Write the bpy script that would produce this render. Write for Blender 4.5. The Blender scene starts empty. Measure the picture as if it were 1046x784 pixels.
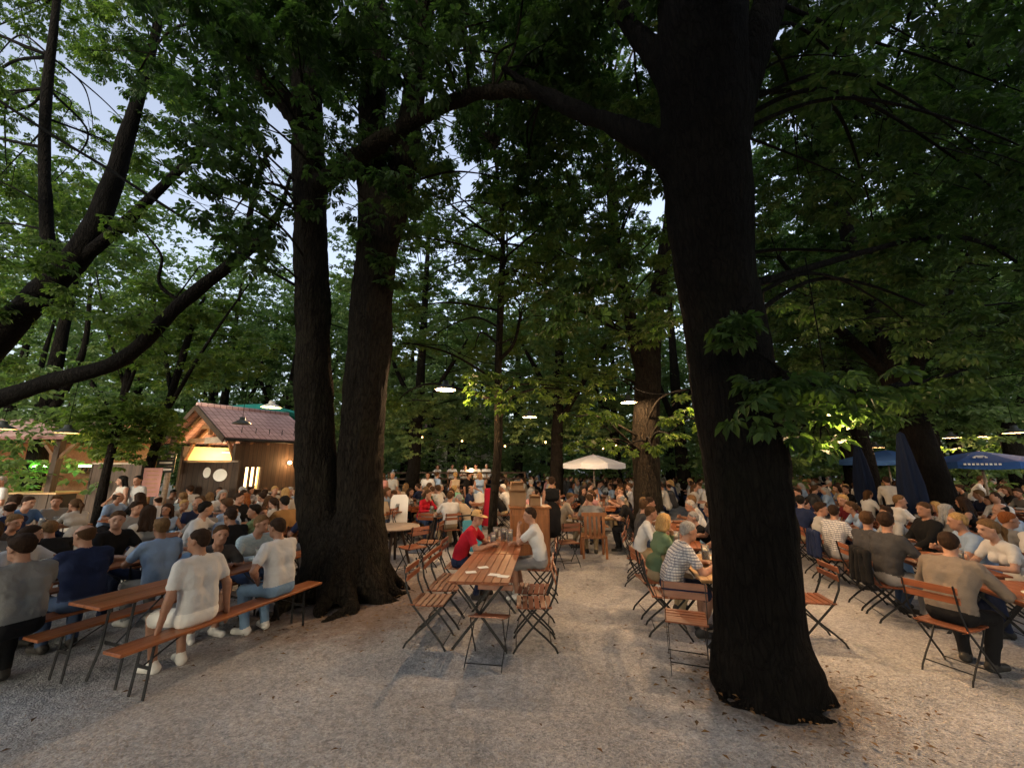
import bpy, bmesh, math, random
import numpy as np
from mathutils import Vector, Matrix

random.seed(7)
rng = np.random.default_rng(11)
scene = bpy.context.scene
COL = scene.collection
PI = math.pi

# ------------------------------------------------------------------ camera
F, TH, CH = 393.0, math.radians(11.8), 2.05
cam_d = bpy.data.cameras.new('camera')
cam = bpy.data.objects.new('camera', cam_d)
COL.objects.link(cam)
cam.location = (0, 0, CH)
cam.rotation_euler = (math.radians(90) + TH, 0, 0)
cam_d.sensor_fit = 'HORIZONTAL'
cam_d.angle = 2 * math.atan(523.0 / F)
cam_d.clip_start = 0.05
cam_d.clip_end = 2000
scene.camera = cam


def ray(px, py):
    x = (px - 523) / F
    v = -(py - 392) / F
    return x, math.cos(TH) - math.sin(TH) * v, math.sin(TH) + math.cos(TH) * v


def at(px, py, h=0.0):
    """the point at height h seen at a place of the photograph"""
    x, y, z = ray(px, py)
    k = (h - CH) / z
    return Vector((x * k, y * k, h))


def atd(px, py, d):
    x, y, z = ray(px, py)
    k = d / y
    return Vector((x * k, d, CH + z * k))


def project(p):
    x, y, z = p[0], p[1], p[2] - CH
    f = y * math.cos(TH) + z * math.sin(TH)
    u = -y * math.sin(TH) + z * math.cos(TH)
    if f < 0.05:
        return None
    return 523 + F * x / f, 392 - F * u / f, f


# ------------------------------------------------------------------ noise
def _hash(ix, iy, iz, s):
    n = (ix * 374761393 + iy * 668265263 + iz * 2147483647 + s * 974711) & 0x7fffffff
    n = ((n ^ (n >> 13)) * 1274126177) & 0x7fffffff
    return ((n ^ (n >> 16)) & 0xffff) / 65535.0


def vnoise(p, freq=1.0, seed=0):
    """value noise in -1..1 for an array of points"""
    q = np.asarray(p, dtype=np.float64) * freq
    i = np.floor(q).astype(np.int64)
    f = q - i
    f = f * f * (3 - 2 * f)
    out = 0
    for dx in (0, 1):
        wx = f[..., 0] if dx else 1 - f[..., 0]
        for dy in (0, 1):
            wy = f[..., 1] if dy else 1 - f[..., 1]
            for dz in (0, 1):
                wz = f[..., 2] if dz else 1 - f[..., 2]
                out = out + wx * wy * wz * _hash(i[..., 0] + dx, i[..., 1] + dy, i[..., 2] + dz, seed)
    return out * 2 - 1


# ------------------------------------------------------------------ tagging
def tag(o, label=None, cat=None, group=None, kind=None):
    if label:
        o['label'] = label
    if cat:
        o['category'] = cat
    if group:
        o['group'] = group
    if kind:
        o['kind'] = kind
    return o


def empty(name, loc=(0, 0, 0), rz=0.0):
    o = bpy.data.objects.new(name, None)
    COL.objects.link(o)
    o.location = loc
    o.rotation_euler = (0, 0, rz)
    o.empty_display_size = 0.1
    return o


KIDS = {}


def link(name, me, parent=None):
    o = bpy.data.objects.new(name, me)
    COL.objects.link(o)
    if parent is not None:
        o.parent = parent
        KIDS.setdefault(parent.name, []).append(o)
    return o


def copy_tree(o, parent=None):
    c = o.copy()
    COL.objects.link(c)
    if parent is not None:
        c.parent = parent
        KIDS.setdefault(parent.name, []).append(c)
    for ch in list(KIDS.get(o.name, [])):
        copy_tree(ch, c)
    return c


class Proto:
    """first call places the built thing itself, later calls copies of it"""

    def __init__(self, o):
        self.o, self.used = o, False

    def place(self, loc, rz=0.0, label=None, group=None, cat=None, scale=None):
        o = self.o if not self.used else copy_tree(self.o)
        self.used = True
        o.location = loc
        o.rotation_euler = (0, 0, rz)
        if scale:
            o.scale = (scale,) * 3
        tag(o, label, cat, group)
        return o


def face_rz(dx, dy):
    return math.atan2(-dx, dy)


ORD = ('first second third fourth fifth sixth seventh eighth ninth tenth eleventh twelfth thirteenth fourteenth fifteenth sixteenth seventeenth eighteenth nineteenth '
       'twentieth').split()
ORD += ['twenty-' + x for x in ORD[:9]] + ['thirtieth'] + ['thirty-' + x for x in ORD[:9]]


def ordn(i):
    return ORD[i] if i < len(ORD) else 'fortieth'


# ------------------------------------------------------------------ mesh builder
class MB:
    def __init__(self):
        self.v, self.f, self.m, self.s = [], [], [], []

    def add(self, vs, fs, mi=0, smooth=False):
        b = len(self.v)
        self.v.extend([tuple(x) for x in vs])
        for f in fs:
            self.f.append(tuple(b + i for i in f))
            self.m.append(mi)
            self.s.append(smooth)

    def box(self, c, s, rot=None, mi=0):
        hx, hy, hz = s[0] / 2, s[1] / 2, s[2] / 2
        P = [Vector((x, y, z)) for z in (-hz, hz) for y in (-hy, hy) for x in (-hx, hx)]
        if rot is not None:
            P = [rot @ p for p in P]
        c = Vector(c)
        self.add([p + c for p in P], [(0, 2, 3, 1), (4, 5, 7, 6), (0, 1, 5, 4), (2, 6, 7, 3), (0, 4, 6, 2), (1, 3, 7, 5)], mi)

    def bar(self, a, b, w, t, up=(0, 0, 1), mi=0):
        """flat bar from a to b, w wide across, t thick along up"""
        a, b = Vector(a), Vector(b)
        d = (b - a)
        L = d.length
        y = d.normalized()
        z = Vector(up) - y * Vector(up).dot(y)
        if z.length < 1e-4:
            z = Vector((1, 0, 0)) - y * y.x
        z.normalize()
        x = y.cross(z)
        M = Matrix((x, y, z)).transposed()
        self.box((a + b) / 2, (w, L, t), M, mi)

    def tube(self, pts, rad, n=8, mi=0, caps=True, smooth=True):
        pts = [Vector(p) for p in pts]
        if not hasattr(rad, '__len__'):
            rad = [rad] * len(pts)
        t0 = (pts[1] - pts[0]).normalized()
        ref = Vector((0, 0, 1)) if abs(t0.z) < 0.9 else Vector((1, 0, 0))
        x = ref.cross(t0).normalized()
        vs = []
        for i, p in enumerate(pts):
            if i == 0:
                t = t0
            elif i == len(pts) - 1:
                t = (pts[i] - pts[i - 1]).normalized()
            else:
                t = (pts[i + 1] - pts[i - 1]).normalized()
            x = (x - t * x.dot(t)).normalized()
            y = t.cross(x)
            for k in range(n):
                a = 2 * PI * k / n
                vs.append(p + (x * math.cos(a) + y * math.sin(a)) * rad[i])
        fs = []
        for i in range(len(pts) - 1):
            for k in range(n):
                k2 = (k + 1) % n
                fs.append((i * n + k, i * n + k2, (i + 1) * n + k2, (i + 1) * n + k))
        self.add(vs, fs, mi, smooth)
        if caps:
            b = len(self.v) - len(vs)
            self.f.append(tuple(b + k for k in range(n))[::-1])
            self.f.append(tuple(b + (len(pts) - 1) * n + k for k in range(n)))
            self.m += [mi, mi]
            self.s += [False, False]

    def lathe(self, prof, n=24, c=(0, 0, 0), mi=0, smooth=True):
        """prof: (radius, z) pairs"""
        c = Vector(c)
        vs, fs = [], []
        for r, z in prof:
            for k in range(n):
                a = 2 * PI * k / n
                vs.append(c + Vector((r * math.cos(a), r * math.sin(a), z)))
        for i in range(len(prof) - 1):
            for k in range(n):
                k2 = (k + 1) % n
                fs.append((i * n + k, i * n + k2, (i + 1) * n + k2, (i + 1) * n + k))
        self.add(vs, fs, mi, smooth)

    def poly(self, pts, h, axis=(0, 0, 1), mi=0):
        """closed outline pushed along axis*h"""
        n = len(pts)
        ax = Vector(axis) * h
        P = [Vector(p) for p in pts]
        self.add(P + [p + ax for p in P],
                 [tuple(range(n))[::-1], tuple(range(n, 2 * n))] + [(i, (i + 1) % n, n + (i + 1) % n, n + i) for i in range(n)], mi)

    def mesh(self, name, mats, bevel=0.0):
        me = bpy.data.meshes.new(name)
        me.from_pydata(self.v, [], self.f)
        if not isinstance(mats, (list, tuple)):
            mats = [mats]
        for m in mats:
            me.materials.append(m)
        me.polygons.foreach_set('material_index', self.m)
        me.polygons.foreach_set('use_smooth', self.s)
        if bevel:
            bm = bmesh.new()
            bm.from_mesh(me)
            bmesh.ops.recalc_face_normals(bm, faces=bm.faces)
            bmesh.ops.bevel(bm, geom=list(bm.edges), offset=bevel, segments=1, affect='EDGES', profile=0.5)
            bm.to_mesh(me)
            bm.free()
        me.update()
        return me

    def build(self, name, mats, parent=None, bevel=0.0):
        return link(name, self.mesh(name, mats, bevel), parent)


def np_mesh(name, verts, faces, mats, mat_idx=None, smooth=True):
    """quads only, from arrays"""
    me = bpy.data.meshes.new(name)
    nv, nf = len(verts), len(faces)
    k = faces.shape[1]
    me.vertices.add(nv)
    me.vertices.foreach_set('co', np.ascontiguousarray(verts, dtype=np.float32).ravel())
    me.loops.add(nf * k)
    me.loops.foreach_set('vertex_index', np.ascontiguousarray(faces, dtype=np.int32).ravel())
    me.polygons.add(nf)
    me.polygons.foreach_set('loop_start', np.arange(0, nf * k, k, dtype=np.int32))
    for m in mats:
        me.materials.append(m)
    if mat_idx is not None:
        me.polygons.foreach_set('material_index', np.ascontiguousarray(mat_idx, dtype=np.int32))
    me.polygons.foreach_set('use_smooth', np.full(nf, smooth, dtype=bool))
    me.update(calc_edges=True)
    return me


# ------------------------------------------------------------------ distance fields
def d_cone(P, a, b, ra, rb):
    a, b = np.asarray(a, float), np.asarray(b, float)
    ab = b - a
    L2 = max(float(ab @ ab), 1e-9)
    t = np.clip(((P - a) @ ab) / L2, 0, 1)
    return np.linalg.norm(P - a - t[..., None] * ab, axis=-1) - (ra + (rb - ra) * t)


def d_ell(P, c, r, R=None):
    q = P - np.asarray(c, float)
    if R is not None:
        q = q @ np.asarray(R, float)
    r = np.asarray(r, float)
    k0 = np.linalg.norm(q / r, axis=-1)
    k1 = np.linalg.norm(q / (r * r), axis=-1) + 1e-9
    return k0 * (k0 - 1) / k1


def prim_d(P, p):
    return d_cone(P, *p['g']) if p['t'] == 'c' else d_ell(P, *p['g'])


def prim_box(p):
    if p['t'] == 'c':
        a, b, ra, rb = p['g']
        a, b = np.asarray(a, float), np.asarray(b, float)
        r = max(ra, rb)
        return np.minimum(a, b) - r, np.maximum(a, b) + r
    c, r = np.asarray(p['g'][0], float), max(p['g'][1])
    return c - r, c + r


def cone(a, b, ra, rb, tag=0, k=0.03, sub=False):
    return dict(t='c', g=(tuple(a), tuple(b), ra, rb), tag=tag, k=k, sub=sub)


def ell(c, r, tag=0, k=0.03, R=None, sub=False):
    return dict(t='e', g=(tuple(c), tuple(r), R), tag=tag, k=k, sub=sub)


def sdf_grid(prims, res, pad=0.05):
    bx = [prim_box(p) for p in prims if not p['sub']]
    lo = np.min([b[0] for b in bx], axis=0) - pad
    hi = np.max([b[1] for b in bx], axis=0) + pad
    n = np.ceil((hi - lo) / res).astype(int) + 1
    V = np.full(n, 0.3, dtype=np.float32)
    ax = [lo[i] + res * np.arange(n[i]) for i in range(3)]
    for p in prims:
        b0, b1 = prim_box(p)
        m = p['k'] + 3 * res + 0.03
        i0 = np.maximum(((b0 - m - lo) / res).astype(int), 0)
        i1 = np.minimum(((b1 + m - lo) / res).astype(int) + 2, n)
        if (i1 <= i0).any():
            continue
        G = np.stack(np.meshgrid(ax[0][i0[0]:i1[0]], ax[1][i0[1]:i1[1]], ax[2][i0[2]:i1[2]], indexing='ij'), axis=-1)
        d = prim_d(G, p)
        S = V[i0[0]:i1[0], i0[1]:i1[1], i0[2]:i1[2]]
        k = p['k']
        if p['sub']:
            h = np.clip(0.5 - 0.5 * (S + d) / k, 0, 1)
            S[...] = S * (1 - h) - d * h + k * h * (1 - h)
        else:
            h = np.clip(0.5 + 0.5 * (S - d) / k, 0, 1)
            S[...] = S * (1 - h) + d * h - k * h * (1 - h)
    return V, lo, ax


def surface_nets(V, lo, res):
    ins = V < 0
    n = np.array(V.shape)
    c = n - 1
    cnt = np.zeros(c, np.int8)
    for dx in (0, 1):
        for dy in (0, 1):
            for dz in (0, 1):
                cnt += ins[dx:dx + c[0], dy:dy + c[1], dz:dz + c[2]]
    act = (cnt > 0) & (cnt < 8)
    idx = -np.ones(c, np.int64)
    ci = np.argwhere(act)
    idx[act] = np.arange(len(ci))
    acc = np.zeros((len(ci), 3))
    num = np.zeros(len(ci))
    corner = [np.array((i & 1, (i >> 1) & 1, (i >> 2) & 1)) for i in range(8)]
    for a in range(8):
        for b in range(a + 1, 8):
            df = corner[b] - corner[a]
            if np.abs(df).sum() != 1:
                continue
            pa, pb = ci + corner[a], ci + corner[b]
            va = V[pa[:, 0], pa[:, 1], pa[:, 2]]
            vb = V[pb[:, 0], pb[:, 1], pb[:, 2]]
            m = (va < 0) != (vb < 0)
            t = va[m] / (va[m] - vb[m])
            acc[m] += corner[a] + t[:, None] * df
            num[m] += 1
    verts = lo + res * (ci + acc / np.maximum(num, 1)[:, None])
    quads = []
    for ax in range(3):
        o1, o2 = (ax + 1) % 3, (ax + 2) % 3
        sl0 = [slice(None)] * 3
        sl1 = [slice(None)] * 3
        sl0[ax], sl1[ax] = slice(0, -1), slice(1, None)
        s0, s1 = ins[tuple(sl0)], ins[tuple(sl1)]
        e = np.argwhere(s0 != s1)
        ok = (e[:, o1] > 0) & (e[:, o2] > 0) & (e[:, o1] < c[o1]) & (e[:, o2] < c[o2]) & (e[:, ax] < c[ax])
        e = e[ok]
        flip = s0[tuple(e.T)]
        u1 = np.zeros(3, int)
        u1[o1] = 1
        u2 = np.zeros(3, int)
        u2[o2] = 1
        g = lambda q: idx[q[:, 0], q[:, 1], q[:, 2]]
        q = np.stack([g(e - u1 - u2), g(e - u2), g(e), g(e - u1)], axis=1)
        q[~flip] = q[~flip][:, ::-1]
        quads.append(q)
    return verts, np.concatenate(quads)


def face_tags(prims, C):
    best = np.full(len(C), 1e9)
    tg = np.zeros(len(C), int)
    for p in prims:
        if p['sub']:
            continue
        d = prim_d(C, p)
        m = d < best
        best[m] = d[m]
        tg[m] = p['tag']
    return tg
# ------------------------------------------------------------------ materials
def new_mat(name):
    m = bpy.data.materials.new(name)
    m.use_nodes = True
    nt = m.node_tree
    bs = nt.nodes['Principled BSDF']
    return m, nt, bs


def N(nt, t, **kw):
    n = nt.nodes.new(t)
    for k, v in kw.items():
        if k.startswith('i_'):
            n.inputs[k[2:].replace('_', ' ')].default_value = v
        else:
            setattr(n, k, v)
    return n


def mix_col(nt, fac, a, b, mode='MIX'):
    n = nt.nodes.new('ShaderNodeMix')
    n.data_type = 'RGBA'
    n.blend_type = mode
    for s, v in ((0, fac), (6, a), (7, b)):
        if hasattr(v, 'is_output'):
            nt.links.new(v, n.inputs[s])
        else:
            n.inputs[s].default_value = v if s == 0 else (*v, 1)[:4]
    return n.outputs[2]


def ramp(nt, src, stops):
    r = nt.nodes.new('ShaderNodeValToRGB')
    el = r.color_ramp.elements
    while len(el) < len(stops):
        el.new(0.5)
    for e, (p, c) in zip(el, stops):
        e.position = p
        e.color = (c, c, c, 1) if not hasattr(c, '__len__') else (*c, 1)[:4]
    nt.links.new(src, r.inputs[0])
    return r.outputs[0]


def coords(nt, kind='Object', scale=(1, 1, 1)):
    t = nt.nodes.new('ShaderNodeTexCoord')
    mp = nt.nodes.new('ShaderNodeMapping')
    mp.inputs['Scale'].default_value = scale
    nt.links.new(t.outputs[kind], mp.inputs[0])
    return mp.outputs[0]


def noise_tex(nt, vec, scale, detail=4.0, rough=0.55):
    n = nt.nodes.new('ShaderNodeTexNoise')
    n.inputs['Scale'].default_value = scale
    n.inputs['Detail'].default_value = detail
    n.inputs['Roughness'].default_value = rough
    nt.links.new(vec, n.inputs['Vector'])
    return n.outputs[0]


def bump(nt, bs, h, strength=0.3, dist=0.01):
    b = nt.nodes.new('ShaderNodeBump')
    b.inputs['Strength'].default_value = strength
    b.inputs['Distance'].default_value = dist
    nt.links.new(h, b.inputs['Height'])
    nt.links.new(b.outputs[0], bs.inputs['Normal'])


def simple(name, col, rough=0.7, var=0.25, scale=8.0, metal=0.0, bmp=0.0, vary_obj=0.0, spec=0.35, stretch=(1, 1, 1)):
    """a principled material with mottled tone, optional bump and per-object tone"""
    m, nt, bs = new_mat(name)
    v = coords(nt, 'Object', stretch)
    n = noise_tex(nt, v, scale)
    f = ramp(nt, n, [(0.25, 0.0), (0.75, 1.0)])
    dark = tuple(c * (1 - var) for c in col)
    lite = tuple(min(1, c * (1 + var)) for c in col)
    c = mix_col(nt, f, dark, lite)
    if vary_obj:
        oi = nt.nodes.new('ShaderNodeObjectInfo')
        g = ramp(nt, oi.outputs['Random'], [(0, 1 - vary_obj), (1, 1 + vary_obj * 0.6)])
        c = mix_col(nt, 1.0, c, g, 'MULTIPLY')
    nt.links.new(c, bs.inputs['Base Color'])
    bs.inputs['Roughness'].default_value = rough
    bs.inputs['Metallic'].default_value = metal
    bs.inputs['Specular IOR Level'].default_value = spec
    if bmp:
        bump(nt, bs, n, bmp, 0.01)
    return m


def cloth(name, col, var=0.05):
    m, nt, bs = new_mat(name)
    v = coords(nt, 'Object')
    n = noise_tex(nt, v, 9.0, 3.0)
    w = noise_tex(nt, v, 60.0, 2.0)
    f = ramp(nt, n, [(0.3, 0.0), (0.7, 1.0)])
    c = mix_col(nt, f, tuple(x * (1 - var) for x in col), tuple(min(1, x * (1 + var)) for x in col))
    nt.links.new(c, bs.inputs['Base Color'])
    bs.inputs['Roughness'].default_value = 0.9
    bs.inputs['Specular IOR Level'].default_value = 0.15
    bump(nt, bs, mix_col(nt, 0.25, n, w), 0.5, 0.02)
    return m


def plaid(name, base, line, sx=28.0):
    m, nt, bs = new_mat(name)
    v = coords(nt, 'Object', (1, 1, 1))
    sep = nt.nodes.new('ShaderNodeSeparateXYZ')
    nt.links.new(v, sep.inputs[0])

    def stripe(out, freq, ph, thr):
        a = N(nt, 'ShaderNodeMath', operation='MULTIPLY')
        nt.links.new(out, a.inputs[0])
        a.inputs[1].default_value = freq
        b = N(nt, 'ShaderNodeMath', operation='FRACT')
        nt.links.new(a.outputs[0], b.inputs[0])
        c = N(nt, 'ShaderNodeMath', operation='LESS_THAN')
        nt.links.new(b.outputs[0], c.inputs[0])
        c.inputs[1].default_value = thr
        return c.outputs[0]

    s1, s2, s3 = stripe(sep.outputs[2], sx, 0, 0.32), stripe(sep.outputs[0], sx, 0, 0.25), stripe(sep.outputs[1], sx, 0, 0.25)
    c = mix_col(nt, s1, base, line)
    half = tuple((a * 0.45 + b * 0.55) for a, b in zip(base, line))
    mx = N(nt, 'ShaderNodeMath', operation='MAXIMUM')
    nt.links.new(s2, mx.inputs[0])
    nt.links.new(s3, mx.inputs[1])
    c = mix_col(nt, mx.outputs[0], c, mix_col(nt, s1, half, line))
    nt.links.new(c, bs.inputs['Base Color'])
    bs.inputs['Roughness'].default_value = 0.9
    n = noise_tex(nt, v, 9.0, 3.0)
    bump(nt, bs, n, 0.4, 0.02)
    return m


def emit(name, col, strength):
    m, nt, bs = new_mat(name)
    bs.inputs['Base Color'].default_value = (*col, 1)
    bs.inputs['Emission Color'].default_value = (*col, 1)
    bs.inputs['Emission Strength'].default_value = strength
    return m


def wood(name, col, rough=0.45, axis=0, grain=1.0, var=0.35, vary_obj=0.15):
    """planks with grain running along axis"""
    m, nt, bs = new_mat(name)
    sc = [14.0, 14.0, 14.0]
    sc[axis] = 1.1
    v = coords(nt, 'Object', tuple(s * grain for s in sc))
    n = noise_tex(nt, v, 1.6, 6.0, 0.65)
    blot = noise_tex(nt, coords(nt, 'Object'), 2.3, 3.0)
    f = ramp(nt, n, [(0.3, 0.0), (0.7, 1.0)])
    c = mix_col(nt, f, tuple(x * (1 - var) for x in col), tuple(min(1, x * (1 + var)) for x in col))
    g = ramp(nt, blot, [(0.3, 0.72), (0.65, 1.08)])
    c = mix_col(nt, 1.0, c, g, 'MULTIPLY')
    if vary_obj:
        oi = nt.nodes.new('ShaderNodeObjectInfo')
        g = ramp(nt, oi.outputs['Random'], [(0, 1 - vary_obj), (1, 1 + vary_obj * 0.6)])
        c = mix_col(nt, 1.0, c, g, 'MULTIPLY')
    nt.links.new(c, bs.inputs['Base Color'])
    r = ramp(nt, blot, [(0.3, rough + 0.15), (0.7, rough - 0.05)])
    nt.links.new(r, bs.inputs['Roughness'])
    bump(nt, bs, n, 0.25, 0.004)
    return m


def leaf_mat(name, dark, lite, trans=0.35):
    m, nt, bs = new_mat(name)
    g = nt.nodes.new('ShaderNodeNewGeometry')
    c = ramp(nt, g.outputs['Random Per Island'], [(0.0, dark), (0.6, tuple((a + b) / 2 for a, b in zip(dark, lite))), (1.0, lite)])
    nt.links.new(c, bs.inputs['Base Color'])
    bs.inputs['Roughness'].default_value = 0.5
    bs.inputs['Specular IOR Level'].default_value = 0.25
    tr = nt.nodes.new('ShaderNodeBsdfTranslucent')
    tc = mix_col(nt, 1.0, c, (1.35, 1.6, 0.75), 'MULTIPLY')
    nt.links.new(tc, tr.inputs[0])
    mx = nt.nodes.new('ShaderNodeMixShader')
    mx.inputs[0].default_value = trans
    nt.links.new(bs.outputs[0], mx.inputs[1])
    nt.links.new(tr.outputs[0], mx.inputs[2])
    nt.links.new(mx.outputs[0], nt.nodes['Material Output'].inputs[0])
    return m


def bark_mat(name, dark, lite):
    m, nt, bs = new_mat(name)
    v = coords(nt, 'Object', (1, 1, 0.13))
    ridge = noise_tex(nt, v, 26.0, 7.0, 0.68)
    plate_ = noise_tex(nt, coords(nt, 'Object', (1, 1, 0.45)), 48.0, 4.0, 0.6)
    big = noise_tex(nt, coords(nt, 'Object'), 1.7, 4.0)
    h = mix_col(nt, 0.30, ramp(nt, ridge, [(0.36, 0.0), (0.60, 1.0)]), plate_)
    vo = nt.nodes.new('ShaderNodeTexVoronoi')
    vo.feature = 'DISTANCE_TO_EDGE'
    vo.inputs['Scale'].default_value = 20.0
    wob = nt.nodes.new('ShaderNodeTexNoise')
    wob.inputs['Scale'].default_value = 9.0
    wob.inputs['Detail'].default_value = 5.0
    v2 = coords(nt, 'Object', (1, 1, 0.22))
    nt.links.new(v2, wob.inputs['Vector'])
    wadd = nt.nodes.new('ShaderNodeVectorMath')
    wadd.operation = 'MULTIPLY_ADD'
    nt.links.new(wob.outputs['Color'], wadd.inputs[0])
    wadd.inputs[1].default_value = (0.16, 0.16, 0.16)
    nt.links.new(v2, wadd.inputs[2])
    nt.links.new(wadd.outputs[0], vo.inputs['Vector'])
    h = mix_col(nt, 0.45, h, ramp(nt, vo.outputs['Distance'], [(0.0, 0.0), (0.16, 1.0)]))
    f = ramp(nt, h, [(0.12, 0.0), (0.85, 1.0)])
    c = mix_col(nt, f, dark, lite)
    c = mix_col(nt, 1.0, c, ramp(nt, big, [(0.3, 0.7), (0.7, 1.25)]), 'MULTIPLY')
    moss = ramp(nt, big, [(0.55, 0.0), (0.75, 0.5)])
    c = mix_col(nt, moss, c, (lite[0] * 0.75, lite[1] * 0.95, lite[2] * 0.65))
    nt.links.new(c, bs.inputs['Base Color'])
    bs.inputs['Roughness'].default_value = 0.95
    bs.inputs['Specular IOR Level'].default_value = 0.08
    bump(nt, bs, h, 1.0, 0.045)
    return m


M = {}
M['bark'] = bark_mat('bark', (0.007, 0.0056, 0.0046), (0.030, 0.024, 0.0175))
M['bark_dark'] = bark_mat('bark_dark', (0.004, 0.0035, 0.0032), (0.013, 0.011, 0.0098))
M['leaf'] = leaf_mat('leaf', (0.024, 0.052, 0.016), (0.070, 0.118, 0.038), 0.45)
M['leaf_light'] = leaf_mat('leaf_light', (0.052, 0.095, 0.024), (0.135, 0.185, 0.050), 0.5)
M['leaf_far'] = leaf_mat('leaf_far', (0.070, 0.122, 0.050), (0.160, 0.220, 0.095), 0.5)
M['bench_wood'] = wood('bench_wood', (0.27, 0.085, 0.024), 0.38, 1)
M['slat_wood'] = wood('slat_wood', (0.235, 0.070, 0.026), 0.4, 0)
M['plank_wood'] = wood('plank_wood', (0.27, 0.078, 0.025), 0.36, 1)
M['pale_wood'] = wood('pale_wood', (0.42, 0.25, 0.11), 0.5, 1)
M['grey_wood'] = wood('grey_wood', (0.30, 0.24, 0.19), 0.55, 0)
M['cabinet_wood'] = wood('cabinet_wood', (0.30, 0.11, 0.034), 0.4, 2)
M['iron'] = simple('iron', (0.02, 0.02, 0.021), 0.45, 0.4, 20, 0.3)
M['dark_wood'] = wood('dark_wood', (0.055, 0.032, 0.02), 0.7, 2)
M['beam_wood'] = wood('beam_wood', (0.20, 0.10, 0.045), 0.6, 1)
M['beige_wall'] = simple('beige_wall', (0.62, 0.46, 0.24), 0.85, 0.1, 3)
M['shade_inside'] = simple('shade_inside', (0.36, 0.30, 0.20), 0.4, 0.05)
M['white_enamel'] = simple('white_enamel', (0.8, 0.78, 0.72), 0.35, 0.05)
M['dark_enamel'] = simple('dark_enamel', (0.04, 0.045, 0.045), 0.35, 0.2)
M['bulb'] = emit('bulb', (1.0, 0.62, 0.27), 6.0)
M['string_bulb'] = emit('string_bulb', (1.0, 0.52, 0.16), 3.2)
M['warm_panel'] = emit('warm_panel', (1.0, 0.62, 0.27), 1.5)
M['green_tube'] = emit('green_tube', (0.35, 1.0, 0.25), 4.0)
M['black'] = simple('black', (0.015, 0.015, 0.016), 0.6, 0.3)
M['white_paint'] = simple('white_paint', (0.78, 0.78, 0.76), 0.6, 0.08)
M['paper'] = simple('paper', (0.8, 0.79, 0.76), 0.8, 0.04)
M['pink_board'] = simple('pink_board', (0.50, 0.26, 0.24), 0.7, 0.1)
M['red_cloth'] = cloth('red_cloth', (0.34, 0.012, 0.03))
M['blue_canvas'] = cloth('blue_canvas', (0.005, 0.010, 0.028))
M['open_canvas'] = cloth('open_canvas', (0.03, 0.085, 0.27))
M['white_canvas'] = cloth('white_canvas', (0.46, 0.50, 0.60))
M['green_canvas'] = cloth('green_canvas', (0.03, 0.27, 0.22))
M['cardboard'] = simple('cardboard', (0.25, 0.15, 0.08), 0.85, 0.12)
M['cable'] = simple('cable', (0.008, 0.008, 0.008), 0.9, 0.2, spec=0.03)
M['teal_cloth'] = cloth('teal_cloth', (0.06, 0.22, 0.28))
M['food'] = simple('food', (0.42, 0.22, 0.07), 0.6, 0.5, 60, bmp=0.6)
M['plate'] = simple('plate', (0.75, 0.74, 0.7), 0.25, 0.04)
M['hat_straw'] = simple('hat_straw', (0.55, 0.33, 0.13), 0.8, 0.2, 60)

M['dry_leaf'] = leaf_mat('dry_leaf', (0.07, 0.035, 0.015), (0.24, 0.13, 0.05), 0.1)


def glass_mat():
    m, nt, bs = new_mat('mug_glass')
    bs.inputs['Base Color'].default_value = (0.95, 0.97, 0.97, 1)
    bs.inputs['Roughness'].default_value = 0.06
    bs.inputs['Transmission Weight'].default_value = 0.85
    bs.inputs['IOR'].default_value = 1.3
    return m


def beer_mat():
    m, nt, bs = new_mat('beer')
    v = coords(nt, 'Object')
    sep = nt.nodes.new('ShaderNodeSeparateXYZ')
    nt.links.new(v, sep.inputs[0])
    bs.inputs['Base Color'].default_value = (0.72, 0.34, 0.05, 1)
    bs.inputs['Roughness'].default_value = 0.15
    bs.inputs['Transmission Weight'].default_value = 0.5
    return m


M['glass'] = glass_mat()
M['beer'] = beer_mat()
M['foam'] = simple('foam', (0.85, 0.82, 0.74), 0.9, 0.06, 80)


def tile_mat():
    m, nt, bs = new_mat('roof_tile')
    v = coords(nt, 'Object')
    w = nt.nodes.new('ShaderNodeTexBrick')
    w.inputs['Scale'].default_value = 1.0
    w.inputs['Brick Width'].default_value = 0.22
    w.inputs['Row Height'].default_value = 0.30
    w.inputs['Mortar Size'].default_value = 0.012
    w.offset = 0.0
    w.inputs['Color1'].default_value = (0.58, 0.36, 0.35, 1)
    w.inputs['Color2'].default_value = (0.66, 0.43, 0.42, 1)
    w.inputs['Mortar'].default_value = (0.22, 0.10, 0.095, 1)
    nt.links.new(v, w.inputs['Vector'])
    n = noise_tex(nt, v, 1.2, 5)
    c = mix_col(nt, 1.0, w.outputs['Color'], ramp(nt, n, [(0.3, 0.75), (0.7, 1.1)]), 'MULTIPLY')
    nt.links.new(c, bs.inputs['Base Color'])
    bs.inputs['Roughness'].default_value = 0.7
    inv = N(nt, 'ShaderNodeMath', operation='SUBTRACT')
    inv.inputs[0].default_value = 1.0
    nt.links.new(w.outputs['Fac'], inv.inputs[1])
    bump(nt, bs, inv.outputs[0], 0.6, 0.03)
    return m


M['tile'] = tile_mat()


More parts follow.
